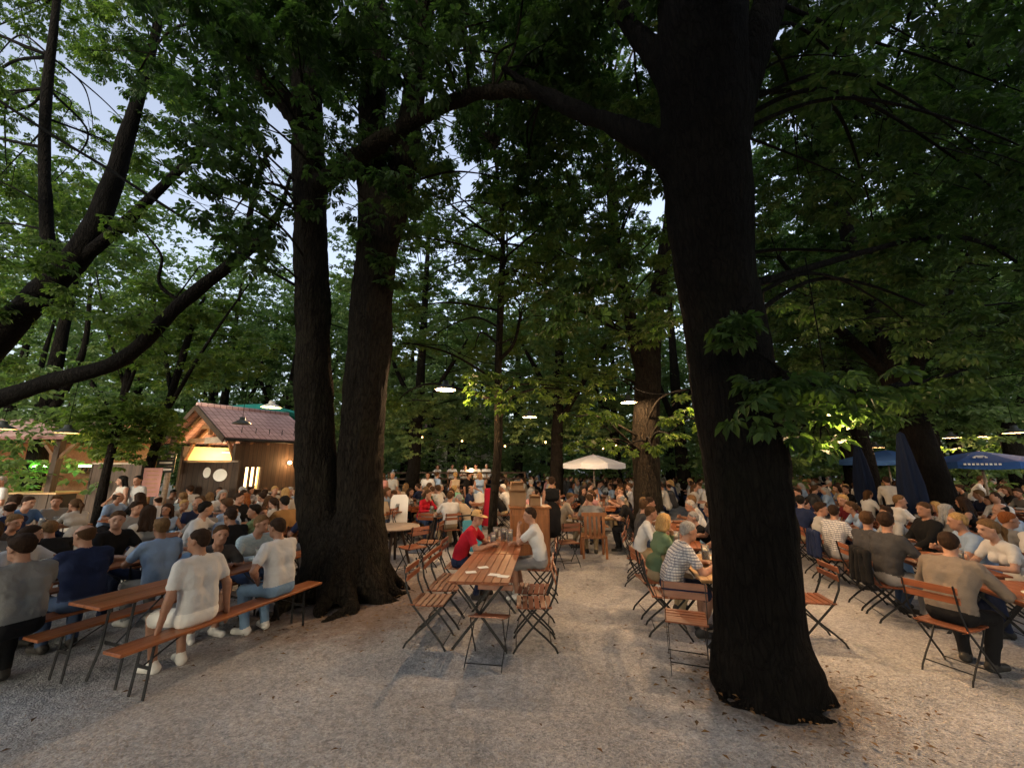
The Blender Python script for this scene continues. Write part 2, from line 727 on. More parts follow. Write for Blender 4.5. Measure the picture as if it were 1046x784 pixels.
def board_mat():
    """dark upright timber boards"""
    m, nt, bs = new_mat('timber_boards')
    v = coords(nt, 'Object')
    sep = nt.nodes.new('ShaderNodeSeparateXYZ')
    nt.links.new(v, sep.inputs[0])
    a = N(nt, 'ShaderNodeMath', operation='MULTIPLY')
    a.inputs[1].default_value = 6.5
    nt.links.new(sep.outputs[0], a.inputs[0])
    fr = N(nt, 'ShaderNodeMath', operation='FRACT')
    nt.links.new(a.outputs[0], fr.inputs[0])
    g = ramp(nt, fr.outputs[0], [(0.0, 0.15), (0.08, 1.0), (0.92, 1.0), (1.0, 0.15)])
    fl = N(nt, 'ShaderNodeMath', operation='FLOOR')
    nt.links.new(a.outputs[0], fl.inputs[0])
    wn = nt.nodes.new('ShaderNodeTexWhiteNoise')
    wn.noise_dimensions = '1D'
    nt.links.new(fl.outputs[0], wn.inputs['W'])
    n = noise_tex(nt, coords(nt, 'Object', (14, 14, 1.2)), 1.5, 5)
    c = mix_col(nt, wn.outputs[0], (0.034, 0.020, 0.013), (0.062, 0.036, 0.023))
    c = mix_col(nt, 1.0, c, ramp(nt, n, [(0.3, 0.7), (0.7, 1.2)]), 'MULTIPLY')
    c = mix_col(nt, 1.0, c, g, 'MULTIPLY')
    nt.links.new(c, bs.inputs['Base Color'])
    bs.inputs['Roughness'].default_value = 0.75
    bump(nt, bs, g, 0.6, 0.01)
    return m


M['boards'] = board_mat()


def ground_mat():
    m, nt, bs = new_mat('gravel_ground')
    v = coords(nt, 'Object')
    fine = noise_tex(nt, v, 95.0, 3.0, 0.7)
    mid = noise_tex(nt, v, 14.0, 5.0, 0.65)
    big = noise_tex(nt, v, 0.9, 4.0, 0.6)
    vo = nt.nodes.new('ShaderNodeTexVoronoi')
    vo.inputs['Scale'].default_value = 62.0
    nt.links.new(v, vo.inputs['Vector'])
    stone = ramp(nt, vo.outputs['Distance'], [(0.0, 1.0), (0.55, 0.0)])
    sepc = nt.nodes.new('ShaderNodeSeparateColor')
    nt.links.new(vo.outputs['Color'], sepc.inputs[0])
    c = mix_col(nt, ramp(nt, sepc.outputs[0], [(0.0, 0.0), (1.0, 1.0)]), (0.385, 0.374, 0.376), (0.63, 0.615, 0.615))
    c = mix_col(nt, ramp(nt, fine, [(0.3, 0.4), (0.6, 0.0)]), c, (0.24, 0.228, 0.222))
    c = mix_col(nt, 1.0, c, ramp(nt, mid, [(0.28, 0.74), (0.6, 1.05)]), 'MULTIPLY')
    c = mix_col(nt, 1.0, c, ramp(nt, big, [(0.3, 0.72), (0.65, 1.06)]), 'MULTIPLY')
    # litter and bare earth around the roots of the forked trunk
    gp = nt.nodes.new('ShaderNodeVectorMath')
    gp.operation = 'DISTANCE'
    tcn = coords(nt, 'Object')
    nt.links.new(tcn, gp.inputs[0])
    gp.inputs[1].default_value = (-2.4, 6.5, 0)
    wob = N(nt, 'ShaderNodeMath', operation='MULTIPLY_ADD')
    nt.links.new(noise_tex(nt, v, 2.6, 5.0, 0.7), wob.inputs[0])
    wob.inputs[1].default_value = 1.8
    nt.links.new(gp.outputs['Value'], wob.inputs[2])
    near = ramp(nt, wob.outputs[0], [(0.0, 1.0), (1.0, 0.0)])
    mr = nt.nodes.new('ShaderNodeMapRange')
    nt.links.new(wob.outputs[0], mr.inputs[0])
    mr.inputs[1].default_value = 1.9
    mr.inputs[2].default_value = 2.8
    mr.inputs[3].default_value = 0.75
    mr.inputs[4].default_value = 0.0
    c = mix_col(nt, mr.outputs[0], c, mix_col(nt, mid, (0.09, 0.05, 0.032), (0.24, 0.15, 0.10)))
    gp2 = nt.nodes.new('ShaderNodeVectorMath')
    gp2.operation = 'DISTANCE'
    nt.links.new(tcn, gp2.inputs[0])
    gp2.inputs[1].default_value = (2.42, 4.05, 0)
    wob2 = N(nt, 'ShaderNodeMath', operation='MULTIPLY_ADD')
    nt.links.new(noise_tex(nt, v, 3.4, 5.0, 0.7), wob2.inputs[0])
    wob2.inputs[1].default_value = 0.9
    nt.links.new(gp2.outputs['Value'], wob2.inputs[2])
    mr2 = nt.nodes.new('ShaderNodeMapRange')
    nt.links.new(wob2.outputs[0], mr2.inputs[0])
    mr2.inputs[1].default_value = 0.95
    mr2.inputs[2].default_value = 1.35
    mr2.inputs[3].default_value = 0.7
    mr2.inputs[4].default_value = 0.0
    c = mix_col(nt, mr2.outputs[0], c, mix_col(nt, mid, (0.06, 0.042, 0.03), (0.20, 0.145, 0.11)))
    nt.links.new(c, bs.inputs['Base Color'])
    bs.inputs['Roughness'].default_value = 0.95
    bs.inputs['Specular IOR Level'].default_value = 0.15
    h = mix_col(nt, 0.45, stone, mid)
    b1 = nt.nodes.new('ShaderNodeBump')
    b1.inputs['Strength'].default_value = 0.9
    b1.inputs['Distance'].default_value = 0.11
    nt.links.new(noise_tex(nt, v, 3.6, 5.0, 0.6), b1.inputs['Height'])
    b2 = nt.nodes.new('ShaderNodeBump')
    b2.inputs['Strength'].default_value = 1.0
    b2.inputs['Distance'].default_value = 0.020
    nt.links.new(h, b2.inputs['Height'])
    nt.links.new(b1.outputs[0], b2.inputs['Normal'])
    nt.links.new(b2.outputs[0], bs.inputs['Normal'])
    return m


M['ground'] = ground_mat()
# ------------------------------------------------------------------ people
SKIN, SHIRT, BOTTOM, SHOE, EYE, LIP = range(6)


def rx(d):
    return np.array(Matrix.Rotation(math.radians(d), 3, 'X'))


def rzm(d):
    return np.array(Matrix.Rotation(math.radians(d), 3, 'Z'))


def rym(d):
    return np.array(Matrix.Rotation(math.radians(d), 3, 'Y'))


def A3(*x):
    return np.array(x, float)


def ik(a, b, l1, l2, pole):
    a, b, pole = np.asarray(a, float), np.asarray(b, float), np.asarray(pole, float)
    d = b - a
    L = np.linalg.norm(d)
    if L > (l1 + l2) * 0.985:
        b = a + d / L * (l1 + l2) * 0.985
        d = b - a
        L = np.linalg.norm(d)
    if L < abs(l1 - l2) + 0.02:
        L = abs(l1 - l2) + 0.02
    u = d / np.linalg.norm(d)
    t = (l1 * l1 - l2 * l2 + L * L) / (2 * L)
    h = math.sqrt(max(l1 * l1 - t * t, 0))
    p = pole - u * (pole @ u)
    p = p / (np.linalg.norm(p) + 1e-9)
    return a + u * t + p * h, b


_hand_cache = {}


def hand_mesh(kind):
    """right hand: wrist at the origin, fingers along +Y, palm facing -Z, thumb towards -X"""
    if kind in _hand_cache:
        return _hand_cache[kind]
    c1, c2, c3 = {'rest': (16, 24, 16), 'grip': (48, 62, 38), 'flat': (6, 10, 6)}[kind]
    P = []
    xs = (-0.029, -0.010, 0.010, 0.028)
    ln = (0.068, 0.077, 0.071, 0.055)
    for i, x in enumerate(xs):
        P.append(cone((x * 0.55, 0.0, 0), (x, 0.086, 0), 0.0165, 0.0115, 0, 0.012))
    P.append(cone((0, -0.03, 0), (0, 0.02, 0), 0.022, 0.021, 0, 0.02))
    for i, x in enumerate(xs):
        p = A3(x, 0.086, 0)
        ang = 0
        for s, (c, fr) in enumerate(((c1, 0.45), (c2, 0.31), (c3, 0.24))):
            ang += c
            sp = x * 0.9 if s == 0 else 0
            q = p + ln[i] * fr * A3(sp, math.cos(math.radians(ang)), -math.sin(math.radians(ang)))
            r = 0.0092 - 0.0011 * s - (0.001 if i == 3 else 0)
            P.append(cone(p, q, r, r - 0.0010, 0, 0.0045))
            p = q
    th = {'rest': ((-0.054, 0.052, -0.012), (-0.061, 0.083, -0.020)), 'grip': ((-0.050, 0.050, -0.028), (-0.036, 0.082, -0.048)),
          'flat': ((-0.058, 0.050, -0.006), (-0.072, 0.080, -0.008))}[kind]
    P.append(cone((-0.020, 0.018, -0.004), th[0], 0.0165, 0.0115, 0, 0.010))
    P.append(cone(th[0], th[1], 0.0108, 0.0085, 0, 0.004))
    V, lo, ax = sdf_grid(P, 0.0048, 0.015)
    v, f = surface_nets(V, lo, 0.0048)
    _hand_cache[kind] = (v, f)
    return v, f


def norm(v):
    return v / (np.linalg.norm(v) + 1e-9)


class Fig:
    """a person's body mesh (one figure, face and fingers included) and where its head sits"""

    def __init__(self, name, sex='m', sit=0.45, lean=15, twist=0, side=0, yaw=0, pitch=8, top='tee', legs='long',
                 rh=(0.12, 0.46, 0.80), lh=(-0.12, 0.48, 0.80), rk='rest', lk='rest', rp=None, lp=None, rn=(0, 0, -1), ln=(0, 0, -1),
                 feet=None, stand=False, res=0.0125, seed=0, bulk=1.0, thin=None, shoes=True, open_knees=0.13):
        self.name = name
        P = []
        m = sex == 'm'
        sw = (0.188 if m else 0.165) * (0.5 + 0.5 * bulk)
        tb = (1.0 if m else 0.88) * bulk
        hipz = 0.93 if stand else sit + 0.095
        pel = A3(0, 0, hipz)
        R1 = rzm(twist * 0.4) @ rx(-lean * 0.55) @ rym(side * 0.5)
        R2 = rzm(twist) @ rx(-lean) @ rym(side)
        R3 = rzm(twist) @ rx(-lean * 1.12) @ rym(side)
        waist = pel + R1 @ A3(0, 0, 0.17)
        chest = waist + R2 @ A3(0, 0.012, 0.19)
        shl = chest + R3 @ A3(0, -0.005, 0.135)
        c7 = chest + R3 @ A3(0, -0.02, 0.185)
        sr, sl = shl + R3 @ A3(sw, 0, 0), shl + R3 @ A3(-sw, 0, 0)
        RH = rzm(twist + yaw) @ rx(-pitch)
        neck_top = c7 + 0.5 * (R3 @ A3(0, 0.02, 0.085)) + 0.5 * (RH @ A3(0, 0.01, 0.085))
        head = neck_top + RH @ A3(0, 0.028, 0.085)
        self.head, self.RH = head, RH
        # torso
        T = SHIRT
        bel = 0.099 * tb
        P.append(cone(pel + A3(-0.080, 0, 0.0), pel + A3(0.080, 0, 0.0), 0.106, 0.106, BOTTOM, 0.04))
        hem = pel + R1 @ A3(0, 0, 0.085)
        P.append(cone(hem + R1 @ A3(-0.080, 0, 0), hem + R1 @ A3(0.080, 0, 0), 0.104 * (tb if m else 1.0), 0.104 * (tb if m else 1.0), T, 0.02))
        wv = 1.0 if m else 0.86
        P.append(cone(waist + R1 @ A3(-0.07 * wv, 0.0, 0), waist + R1 @ A3(0.07 * wv, 0.0, 0), bel * (0.98 if m else 0.90), bel * (0.98 if m else 0.90), T, 0.05))
        for q in ((-1, 1) if m else ()):
            P.append(cone(hem + R1 @ A3(0.070 * q, 0, 0.02), waist + R1 @ A3(0.078 * q, 0, 0.02), 0.097 * tb, 0.095 * tb, T, 0.03))
            P.append(cone(waist + R1 @ A3(0.078 * q, 0, 0.02), chest + R2 @ A3(0.092 * q, 0, 0), 0.095 * tb, 0.100 * tb, T, 0.03))
        P.append(cone(chest + R2 @ A3(-0.092, 0.0, 0), chest + R2 @ A3(0.092, 0.0, 0), 0.102 * tb, 0.102 * tb, T, 0.06))
        P.append(cone(shl + R3 @ A3(-0.11, 0.0, -0.03), shl + R3 @ A3(0.11, 0.0, -0.03), 0.080 * tb, 0.080 * tb, T, 0.05))
        P.append(cone(sl + R3 @ A3(0.03, 0, 0.012), sr + R3 @ A3(-0.03, 0, 0.012), 0.054, 0.054, T, 0.04))
        P.append(cone(c7 + R3 @ A3(-0.045, 0.0, -0.02), c7 + R3 @ A3(0.045, 0.0, -0.02), 0.046, 0.046, T, 0.04))
        if not m:
            for s in (-1, 1):
                P.append(ell(chest + R2 @ A3(0.075 * s, 0.095, 0.01), (0.055, 0.042, 0.055), T, 0.04))
        # neck and head
        nr = 0.055 if m else 0.046
        P.append(cone(c7 + R3 @ A3(0, 0.02, 0.0), head + RH @ A3(0, -0.02, -0.06), nr, nr * 0.95, SKIN, 0.025))
        H = lambda *q: head + RH @ A3(*q)
        fs = 1.0 if m else 0.95
        P.append(ell(H(0, -0.012, 0.030), (0.077 * fs, 0.097 * fs, 0.085 * fs), SKIN, 0.02, RH))
        P.append(ell(H(0, 0.020, -0.030), (0.062 * fs, 0.070 * fs, 0.085 * fs), SKIN, 0.03, RH))
        P.append(ell(H(0, 0.036, -0.078), (0.046 * fs, 0.048 * fs, 0.036 * fs), SKIN, 0.035, RH))
        P.append(cone(H(-0.038, 0.074, 0.026), H(0.038, 0.074, 0.026), 0.012, 0.012, SKIN, 0.02))
        for s in (-1, 1):
            P.append(ell(H(0.030 * s, 0.096, 0.008), (0.017, 0.014, 0.012), SKIN, 0.012, RH, sub=True))
        P.append(cone(H(0, 0.086, 0.012), H(0, 0.106, -0.028), 0.008, 0.0135, SKIN, 0.010))
        P.append(cone(H(-0.012, 0.094, -0.033), H(0.012, 0.094, -0.033), 0.009, 0.009, SKIN, 0.008))
        for s in (-1, 1):
            P.append(ell(H(0.077 * s * fs, -0.004, -0.004), (0.011, 0.024, 0.033), SKIN, 0.008, RH))
        # arms
        ua, fa = (0.285, 0.255) if m else (0.265, 0.24)
        ur = (0.050 if m else 0.042) * (0.6 + 0.4 * bulk)
        self.hands = []
        for s, S, tgt, pole, kind, nrm in ((1, sr, rh, rp, rk, rn), (-1, sl, lh, lp, lk, ln)):
            pole = A3(0.75 * s, -0.15, -0.75) if pole is None else A3(*pole)
            E, W = ik(S, A3(*tgt), ua, fa, pole)
            if top == 'tank':
                P.append(cone(S, E, ur * 0.98, ur * 0.80, SKIN, 0.03))
            elif top == 'long':
                P.append(cone(S, E, ur * 1.18, ur * 1.02, T, 0.035))
                Wc = E + (W - E) * 0.90
                P.append(cone(E, Wc, ur * 1.02, ur * 0.82, T, 0.02))
            else:
                mid = S + (E - S) * 0.60
                P.append(cone(S, mid, ur * 1.22, ur * 1.24, T, 0.035))
                P.append(cone(S + (E - S) * 0.45, E, ur * 0.98, ur * 0.80, SKIN, 0.006))
            P.append(cone(E, W, ur * 0.82, ur * 0.54, SKIN, 0.012))
            P.append(cone(E, E + (W - E) * 0.4, ur * 0.82, ur * 0.80, T if top == 'long' else SKIN, 0.012))
            fd = norm(W - E)
            self.hands.append((s, W, fd, kind, A3(*nrm)))
        # legs
        tr = (0.088 if m else 0.084)
        for s in (-1, 1):
            hj = pel + A3(0.092 * s, 0.01, -0.005)
            if feet is not None:
                ft = A3(*feet[0 if s > 0 else 1])
            elif stand:
                ft = A3(0.105 * s, 0.02 + 0.03 * s, 0.085)
            else:
                ft = A3((open_knees - 0.02) * s, 0.34 - 0.03 * s, 0.085)
            K, Fo = ik(hj, ft, 0.43, 0.425, A3(open_knees * s * 0.9, 1.0, 0.35) if not stand else A3(0.1 * s, 1, 0))
            if legs == 'long':
                P.append(cone(hj, K, tr * 1.03, 0.064, BOTTOM, 0.04))
                P.append(cone(K, Fo + A3(0, 0, 0.02), 0.064, 0.050, BOTTOM, 0.03))
                P.append(cone(K + (Fo - K) * 0.2, K + (Fo - K) * 0.55, 0.062, 0.058, BOTTOM, 0.03))
            elif legs == 'short':
                P.append(cone(hj, hj + (K - hj) * 0.86, tr * 1.05, 0.082, BOTTOM, 0.04))
                P.append(cone(hj + (K - hj) * 0.7, K, 0.068, 0.054, SKIN, 0.008))
                P.append(cone(K, Fo, 0.053, 0.036, SKIN, 0.02))
                P.append(cone(K + (Fo - K) * 0.18, K + (Fo - K) * 0.5, 0.052, 0.048, SKIN, 0.03))
            else:
                P.append(cone(hj, hj + (K - hj) * 0.8, tr * 1.12, 0.098, BOTTOM, 0.08))
                P.append(cone(hj + (K - hj) * 0.6, K, 0.068, 0.052, SKIN, 0.008))
                P.append(cone(K, Fo, 0.050, 0.034, SKIN, 0.02))
                P.append(cone(K + (Fo - K) * 0.18, K + (Fo - K) * 0.5, 0.050, 0.045, SKIN, 0.03))
            toe = A3(0.25 * s, 1, 0)
            toe /= np.linalg.norm(toe)
            if feet is not None and len(feet) > 2:
                toe = norm(A3(*feet[2]))
            z = A3(0, 0, 1)
            P.append(cone(Fo, Fo * A3(1, 1, 0) + z * 0.042 - toe * 0.045, 0.042, 0.040, SHOE, 0.02))
            P.append(cone(Fo * A3(1, 1, 0) + z * 0.040 - toe * 0.03, Fo * A3(1, 1, 0) + z * 0.036 + toe * 0.14, 0.042, 0.036, SHOE, 0.03))
        if legs == 'skirt' and stand:
            P.append(cone(pel, pel - A3(0, 0, 0.34), 0.15, 0.20, BOTTOM, 0.05))
        V, lo, ax = sdf_grid(P, res, 0.04)
        G = np.stack(np.meshgrid(*ax, indexing='ij'), axis=-1)
        near = np.abs(V) < 0.04
        pts = G[near]
        # cloth folds: only below the head
        hd = np.linalg.norm(pts - head, axis=-1)
        fold = (np.abs(vnoise(pts * A3(1.0, 1.0, 0.75) + 0.05 * vnoise(pts, 6.0, seed + 9)[:, None], 15.0, seed)) - 0.25) * 0.0085 + vnoise(pts * A3(1.5, 1, 1), 30.0, seed + 3) * 0.0022
        arms = np.clip((hd - 0.17) / 0.05, 0, 1) * np.where(pts[:, 2] < hipz - 0.13, 0.3, 1.0)
        V[near] += (fold * arms).astype(np.float32)
        v, f = surface_nets(V, lo, res)
        C = v[f].mean(axis=1)
        tg = face_tags(P, C)
        vs, fsn, tgs = [v], [f], [tg]
        nb = len(v)
        for s, W, fd, kind, nrm in self.hands:
            hv, hf = hand_mesh(kind)
            hv = hv * (1.0 if m else 0.9)
            if s < 0:
                hv = hv * A3(-1, 1, 1)
                hf = hf[:, ::-1]
            y = fd
            z = -(nrm - y * (nrm @ y))
            if np.linalg.norm(z) < 0.05:
                z = A3(s, 0, 0) - y * (y[0] * s)
            z = norm(z)
            x = np.cross(y, z)
            Rm = np.stack([x, y, z], axis=1)
            vs.append(hv @ Rm.T + W)
            fsn.append(hf + nb)
            tgs.append(np.full(len(hf), SKIN))
            nb += len(hv)
        # eyes, brows, lips
        ico_v, ico_f = uv_ball(8, 6)
        for c, r, t in [((0.030 * q, 0.079, 0.008), (0.011, 0.008, 0.0065), EYE) for q in (-1, 1)] + [((0.031 * q, 0.087, 0.026), (0.018, 0.006, 0.0035), EYE) for q in (-1, 1)] + [
                ((0, 0.083, -0.064), (0.021, 0.009, 0.0055), LIP)]:
            vs.append((ico_v * A3(*r) + A3(*c)) @ RH.T + head)
            fsn.append(ico_f + nb)
            tgs.append(np.full(len(ico_f), t))
            nb += len(ico_v)
        self.me = np_mesh(name, np.concatenate(vs), np.concatenate(fsn), [M['skin_a'], M['sh_white'], M['b_jeans'], M['shoe_dark'], M['eye'], M['lip']], np.concatenate(tgs))


def uv_ball(n, m):
    v, f = [], []
    for j in range(m + 1):
        t = PI * (j / m) * 0.98 + 0.01 * PI
        for i in range(n):
            a = 2 * PI * i / n
            v.append((math.sin(t) * math.cos(a), math.sin(t) * math.sin(a), math.cos(t)))
    for j in range(m):
        for i in range(n):
            i2 = (i + 1) % n
            f.append((j * n + i, (j + 1) * n + i, (j + 1) * n + i2, j * n + i2))
    return np.array(v), np.array(f)


def hair_mesh(kind, seed=0):
    """in the head's own frame: face towards +Y"""
    res = 0.0105
    P = [ell((0, -0.016, 0.036), (0.0850, 0.1060, 0.090), 0, 0.02)]
    if kind == 'buzz':
        P = [ell((0, -0.014, 0.034), (0.0825, 0.1030, 0.0895), 0, 0.02)]
    if kind == 'full':
        P.append(cone((-0.04, 0.05, 0.105), (0.045, 0.045, 0.108), 0.028, 0.030, 0, 0.03))
        P.append(ell((0, -0.02, 0.045), (0.088, 0.108, 0.092), 0, 0.02))
    P.append(ell((0, -0.050, -0.015), (0.064, 0.060, 0.062), 0, 0.02))
    V, lo, ax = sdf_grid(P, res, 0.04 if kind not in ('long', 'bun', 'bob', 'tail') else 0.04)
    if kind in ('long', 'bob', 'tail', 'bun'):
        Q = list(P)
        if kind == 'long':
            for x in (-0.055, 0, 0.055):
                Q.append(cone((x, -0.060, 0.03), (x * 1.35, -0.105, -0.26), 0.045, 0.034, 1, 0.03))
            for s in (-1, 1):
                Q.append(cone((0.070 * s, -0.01, 0.03), (0.085 * s, -0.02, -0.17), 0.026, 0.022, 1, 0.02))
        if kind == 'bob':
            for x in (-0.05, 0, 0.05):
                Q.append(cone((x, -0.055, 0.02), (x * 1.3, -0.075, -0.10), 0.048, 0.040, 1, 0.03))
            for s in (-1, 1):
                Q.append(cone((0.072 * s, 0.0, 0.03), (0.080 * s, 0.005, -0.09), 0.024, 0.022, 1, 0.02))
        if kind == 'tail':
            Q.append(cone((0, -0.105, 0.05), (0, -0.15, -0.03), 0.028, 0.034, 1, 0.01))
            Q.append(cone((0, -0.15, -0.03), (0, -0.13, -0.19), 0.034, 0.014, 1, 0.02))
        if kind == 'bun':
            Q.append(ell((0, -0.115, 0.075), (0.046, 0.044, 0.044), 1, 0.01))
        V, lo, ax = sdf_grid(Q, res, 0.04)
    G = np.stack(np.meshgrid(*ax, indexing='ij'), axis=-1)
    nrm = A3(0, 0.707, -0.707)
    c = A3(0, 0.083, 0.087) @ nrm
    if kind == 'balding':
        nrm = A3(0, 0.25, 0.97)
        c = A3(0, 0, 0.055) @ nrm
        n2 = A3(0, 0.72, -0.69)
        cut = np.maximum(G @ nrm - c, G @ n2 - A3(0, 0.03, 0.03) @ n2)
    else:
        cut = G @ nrm - c + vnoise(G, 38.0, seed + 4) * 0.006
    if kind in ('long', 'bob', 'tail', 'bun'):
        # keep what hangs behind and beside the face
        keep_back = np.where(G[..., 1] < 0.012 - 0.10 * np.clip(-G[..., 2], 0, 0.2), -0.05, cut)
        cut = np.minimum(cut, keep_back) if kind in ('long', 'bob') else np.where((G[..., 1] < -0.085), -0.05, cut)
    if kind in ('short', 'buzz', 'full', 'balding'):
        V = V + (np.clip((cut + 0.014) / 0.014, 0, 1) * 0.007).astype(np.float32)
    st = (2.6, 2.6, 0.7) if kind in ('long', 'bob', 'tail') else (1.6, 1.1, 1.6)
    V = np.maximum(V + (vnoise(G * A3(*st), 26.0, seed) * 0.006 + vnoise(G * A3(*st), 55.0, seed + 1) * 0.003).astype(np.float32), cut)
    v, f = surface_nets(V, lo, res)
    return np_mesh('hair_' + kind, v, f, [M['hair_brown']])


def cap_mesh():
    P = MB()
    prof = [(0.001, 0.128), (0.04, 0.124), (0.072, 0.10), (0.090, 0.06), (0.096, 0.035)]
    P.lathe(prof, 20, (0, -0.012, 0))
    n = 14
    pts = []
    for i in range(n + 1):
        a = PI * i / n
        pts.append((0.092 * math.cos(a), 0.03 + 0.155 * math.sin(a) ** 0.8, 0.036 - 0.02 * math.sin(a)))
    P.poly(pts, 0.006)
    return P.mesh('cap', M['hat_straw'])


def hat_mesh():
    P = MB()
    P.lathe([(0.001, 0.150), (0.05, 0.148), (0.078, 0.13), (0.092, 0.055), (0.10, 0.045), (0.165, 0.032), (0.17, 0.028), (0.165, 0.026), (0.095, 0.036)], 24, (0, -0.01, 0))
    return P.mesh('hat', M['hat_straw'])


for nm, c in {'skin_a': (0.42, 0.22, 0.145), 'skin_b': (0.35, 0.175, 0.11), 'skin_c': (0.33, 0.16, 0.095), 'skin_d': (0.47, 0.27, 0.195)}.items():
    c = tuple(x * 0.80 for x in c)
    mm, nt_, bs_ = new_mat(nm)
    nn = noise_tex(nt_, coords(nt_, 'Object'), 14.0, 4.0)
    nt_.links.new(mix_col(nt_, ramp(nt_, nn, [(0.3, 0.0), (0.7, 1.0)]), tuple(x * 0.86 for x in c), tuple(x * 1.1 for x in c)), bs_.inputs['Base Color'])
    bs_.inputs['Roughness'].default_value = 0.55
    bs_.inputs['Subsurface Weight'].default_value = 0.0
    M[nm] = mm
M['eye'] = simple('eye', (0.03, 0.02, 0.015), 0.3, 0.1)
M['lip'] = simple('lip', (0.34, 0.12, 0.09), 0.5, 0.1)
SHIRTS = {'white': (0.64, 0.64, 0.65), 'off-white': (0.52, 0.49, 0.45), 'pale blue': (0.30, 0.42, 0.62), 'blue': (0.10, 0.20, 0.42), 'navy': (0.018, 0.028, 0.075),
          'black': (0.012, 0.012, 0.013), 'grey': (0.24, 0.24, 0.24), 'charcoal': (0.055, 0.055, 0.06), 'red': (0.46, 0.015, 0.03), 'pink': (0.62, 0.30, 0.28),
          'sage green': (0.14, 0.21, 0.12), 'ochre': (0.30, 0.17, 0.07), 'light grey': (0.44, 0.44, 0.44), 'mint': (0.22, 0.50, 0.36), 'beige': (0.50, 0.40, 0.29),
          'taupe': (0.22, 0.185, 0.16), 'teal': (0.03, 0.16, 0.20), 'dark green': (0.02, 0.055, 0.03), 'burgundy': (0.13, 0.015, 0.025)}
for k, c in SHIRTS.items():
    M['sh_' + k] = cloth('shirt_' + k, tuple(x * 0.78 for x in c))
M['sh_plaid'] = plaid('shirt_plaid', (0.56, 0.555, 0.55), (0.13, 0.14, 0.19), 30.0)
M['sh_patterned blue'] = plaid('shirt_patterned', (0.40, 0.49, 0.54), (0.23, 0.33, 0.40), 55.0)
BOTTOMS = {'jeans': (0.055, 0.085, 0.16), 'light jeans': (0.16, 0.26, 0.40), 'black': (0.012, 0.012, 0.014), 'khaki': (0.30, 0.23, 0.14), 'white': (0.66, 0.65, 0.63), 'navy': (0.018, 0.026, 0.06), 'grey': (0.26, 0.26, 0.27)}
for k, c in BOTTOMS.items():
    M['b_' + k] = cloth('trousers_' + k, c)
M['shoe_dark'] = simple('shoe_dark', (0.03, 0.027, 0.025), 0.6, 0.2)
M['shoe_white'] = simple('shoe_white', (0.6, 0.59, 0.57), 0.6, 0.1)
HAIRS = {'dark brown': (0.025, 0.014, 0.009), 'black': (0.010, 0.009, 0.008), 'brown': (0.060, 0.032, 0.016), 'light brown': (0.13, 0.075, 0.035), 'blond': (0.34, 0.21, 0.085), 'grey': (0.26, 0.25, 0.24), 'white': (0.55, 0.53, 0.50), 'ginger': (0.20, 0.065, 0.02)}
for k, c in HAIRS.items():
    mm, nt_, bs_ = new_mat('hair_' + k)
    nn = noise_tex(nt_, coords(nt_, 'Object', (60, 60, 9)), 2.0, 4.0)
    nt_.links.new(mix_col(nt_, ramp(nt_, nn, [(0.3, 0.0), (0.7, 1.0)]), tuple(x * 0.6 for x in c), tuple(x * 1.35 for x in c)), bs_.inputs['Base Color'])
    bs_.inputs['Roughness'].default_value = 0.75
    bs_.inputs['Specular IOR Level'].default_value = 0.1
    M['hair_' + k] = mm

HAIR = {k: hair_mesh(k, i * 7) for i, k in enumerate(('short', 'buzz', 'full', 'long', 'bob', 'tail', 'bun', 'balding'))}
HEADWEAR = {'cap': cap_mesh(), 'hat': hat_mesh()}
FIGS = {}


def fig(key, **kw):
    FIGS[key] = Fig('person_' + key, **kw)


T1, T2 = (0.10, 0.47, 0.80), (-0.13, 0.49, 0.80)
LAPR, LAPL = (0.13, 0.30, 0.66), (-0.13, 0.31, 0.66)
fig('lean_m', lean=24, pitch=12, rh=T1, lh=T2, seed=1)
fig('lean_f', sex='f', lean=20, pitch=10, rh=(0.08, 0.45, 0.80), lh=(-0.12, 0.46, 0.80), seed=2)
fig('lean_long', lean=22, pitch=8, yaw=18, top='long', rh=T1, lh=T2, seed=3)
fig('up_short', lean=8, pitch=4, yaw=-22, legs='short', rh=(0.16, 0.43, 0.80), lh=LAPL, seed=4)
fig('up_tank', sex='f', lean=8, pitch=5, yaw=30, top='tank', legs='skirt', rh=LAPR, lh=(-0.15, 0.42, 0.80), seed=5)
fig('chin_m', lean=22, pitch=6, yaw=-12, rh=(0.05, 0.36, 1.06), rp=(0.5, 0.5, -1), rn=(-0.3, -0.9, 0), rk='grip', lh=T2, seed=6)
fig('chin_f', sex='f', lean=20, pitch=6, yaw=20, top='long', rh=T1, lh=(-0.05, 0.33, 1.05), lp=(-0.5, 0.5, -1), ln=(0.3, -0.9, 0), lk='grip', seed=7)
fig('hunch_m', lean=38, pitch=4, rh=(-0.06, 0.50, 0.81), lh=(0.06, 0.44, 0.82), rp=(1, 0, -0.4), lp=(-1, 0, -0.4), seed=8, bulk=1.06)
fig('hunch_f', sex='f', lean=34, pitch=2, yaw=-15, rh=(-0.05, 0.46, 0.81), lh=(0.06, 0.41, 0.82), rp=(1, 0, -0.4), lp=(-1, 0, -0.4), seed=9)
fig('back_m', lean=-6, pitch=2, yaw=14, top='long', rh=LAPR, lh=LAPL, seed=10, bulk=1.12)
fig('back_f', sex='f', lean=-4, pitch=3, yaw=-26, rh=LAPR, lh=(-0.1, 0.32, 0.66), seed=11)
fig('turn_m', lean=12, twist=26, yaw=34, pitch=4, rh=(0.02, 0.48, 0.80), lh=(-0.30, 0.36, 0.95), ln=(0.6, 0, -0.6), seed=12)
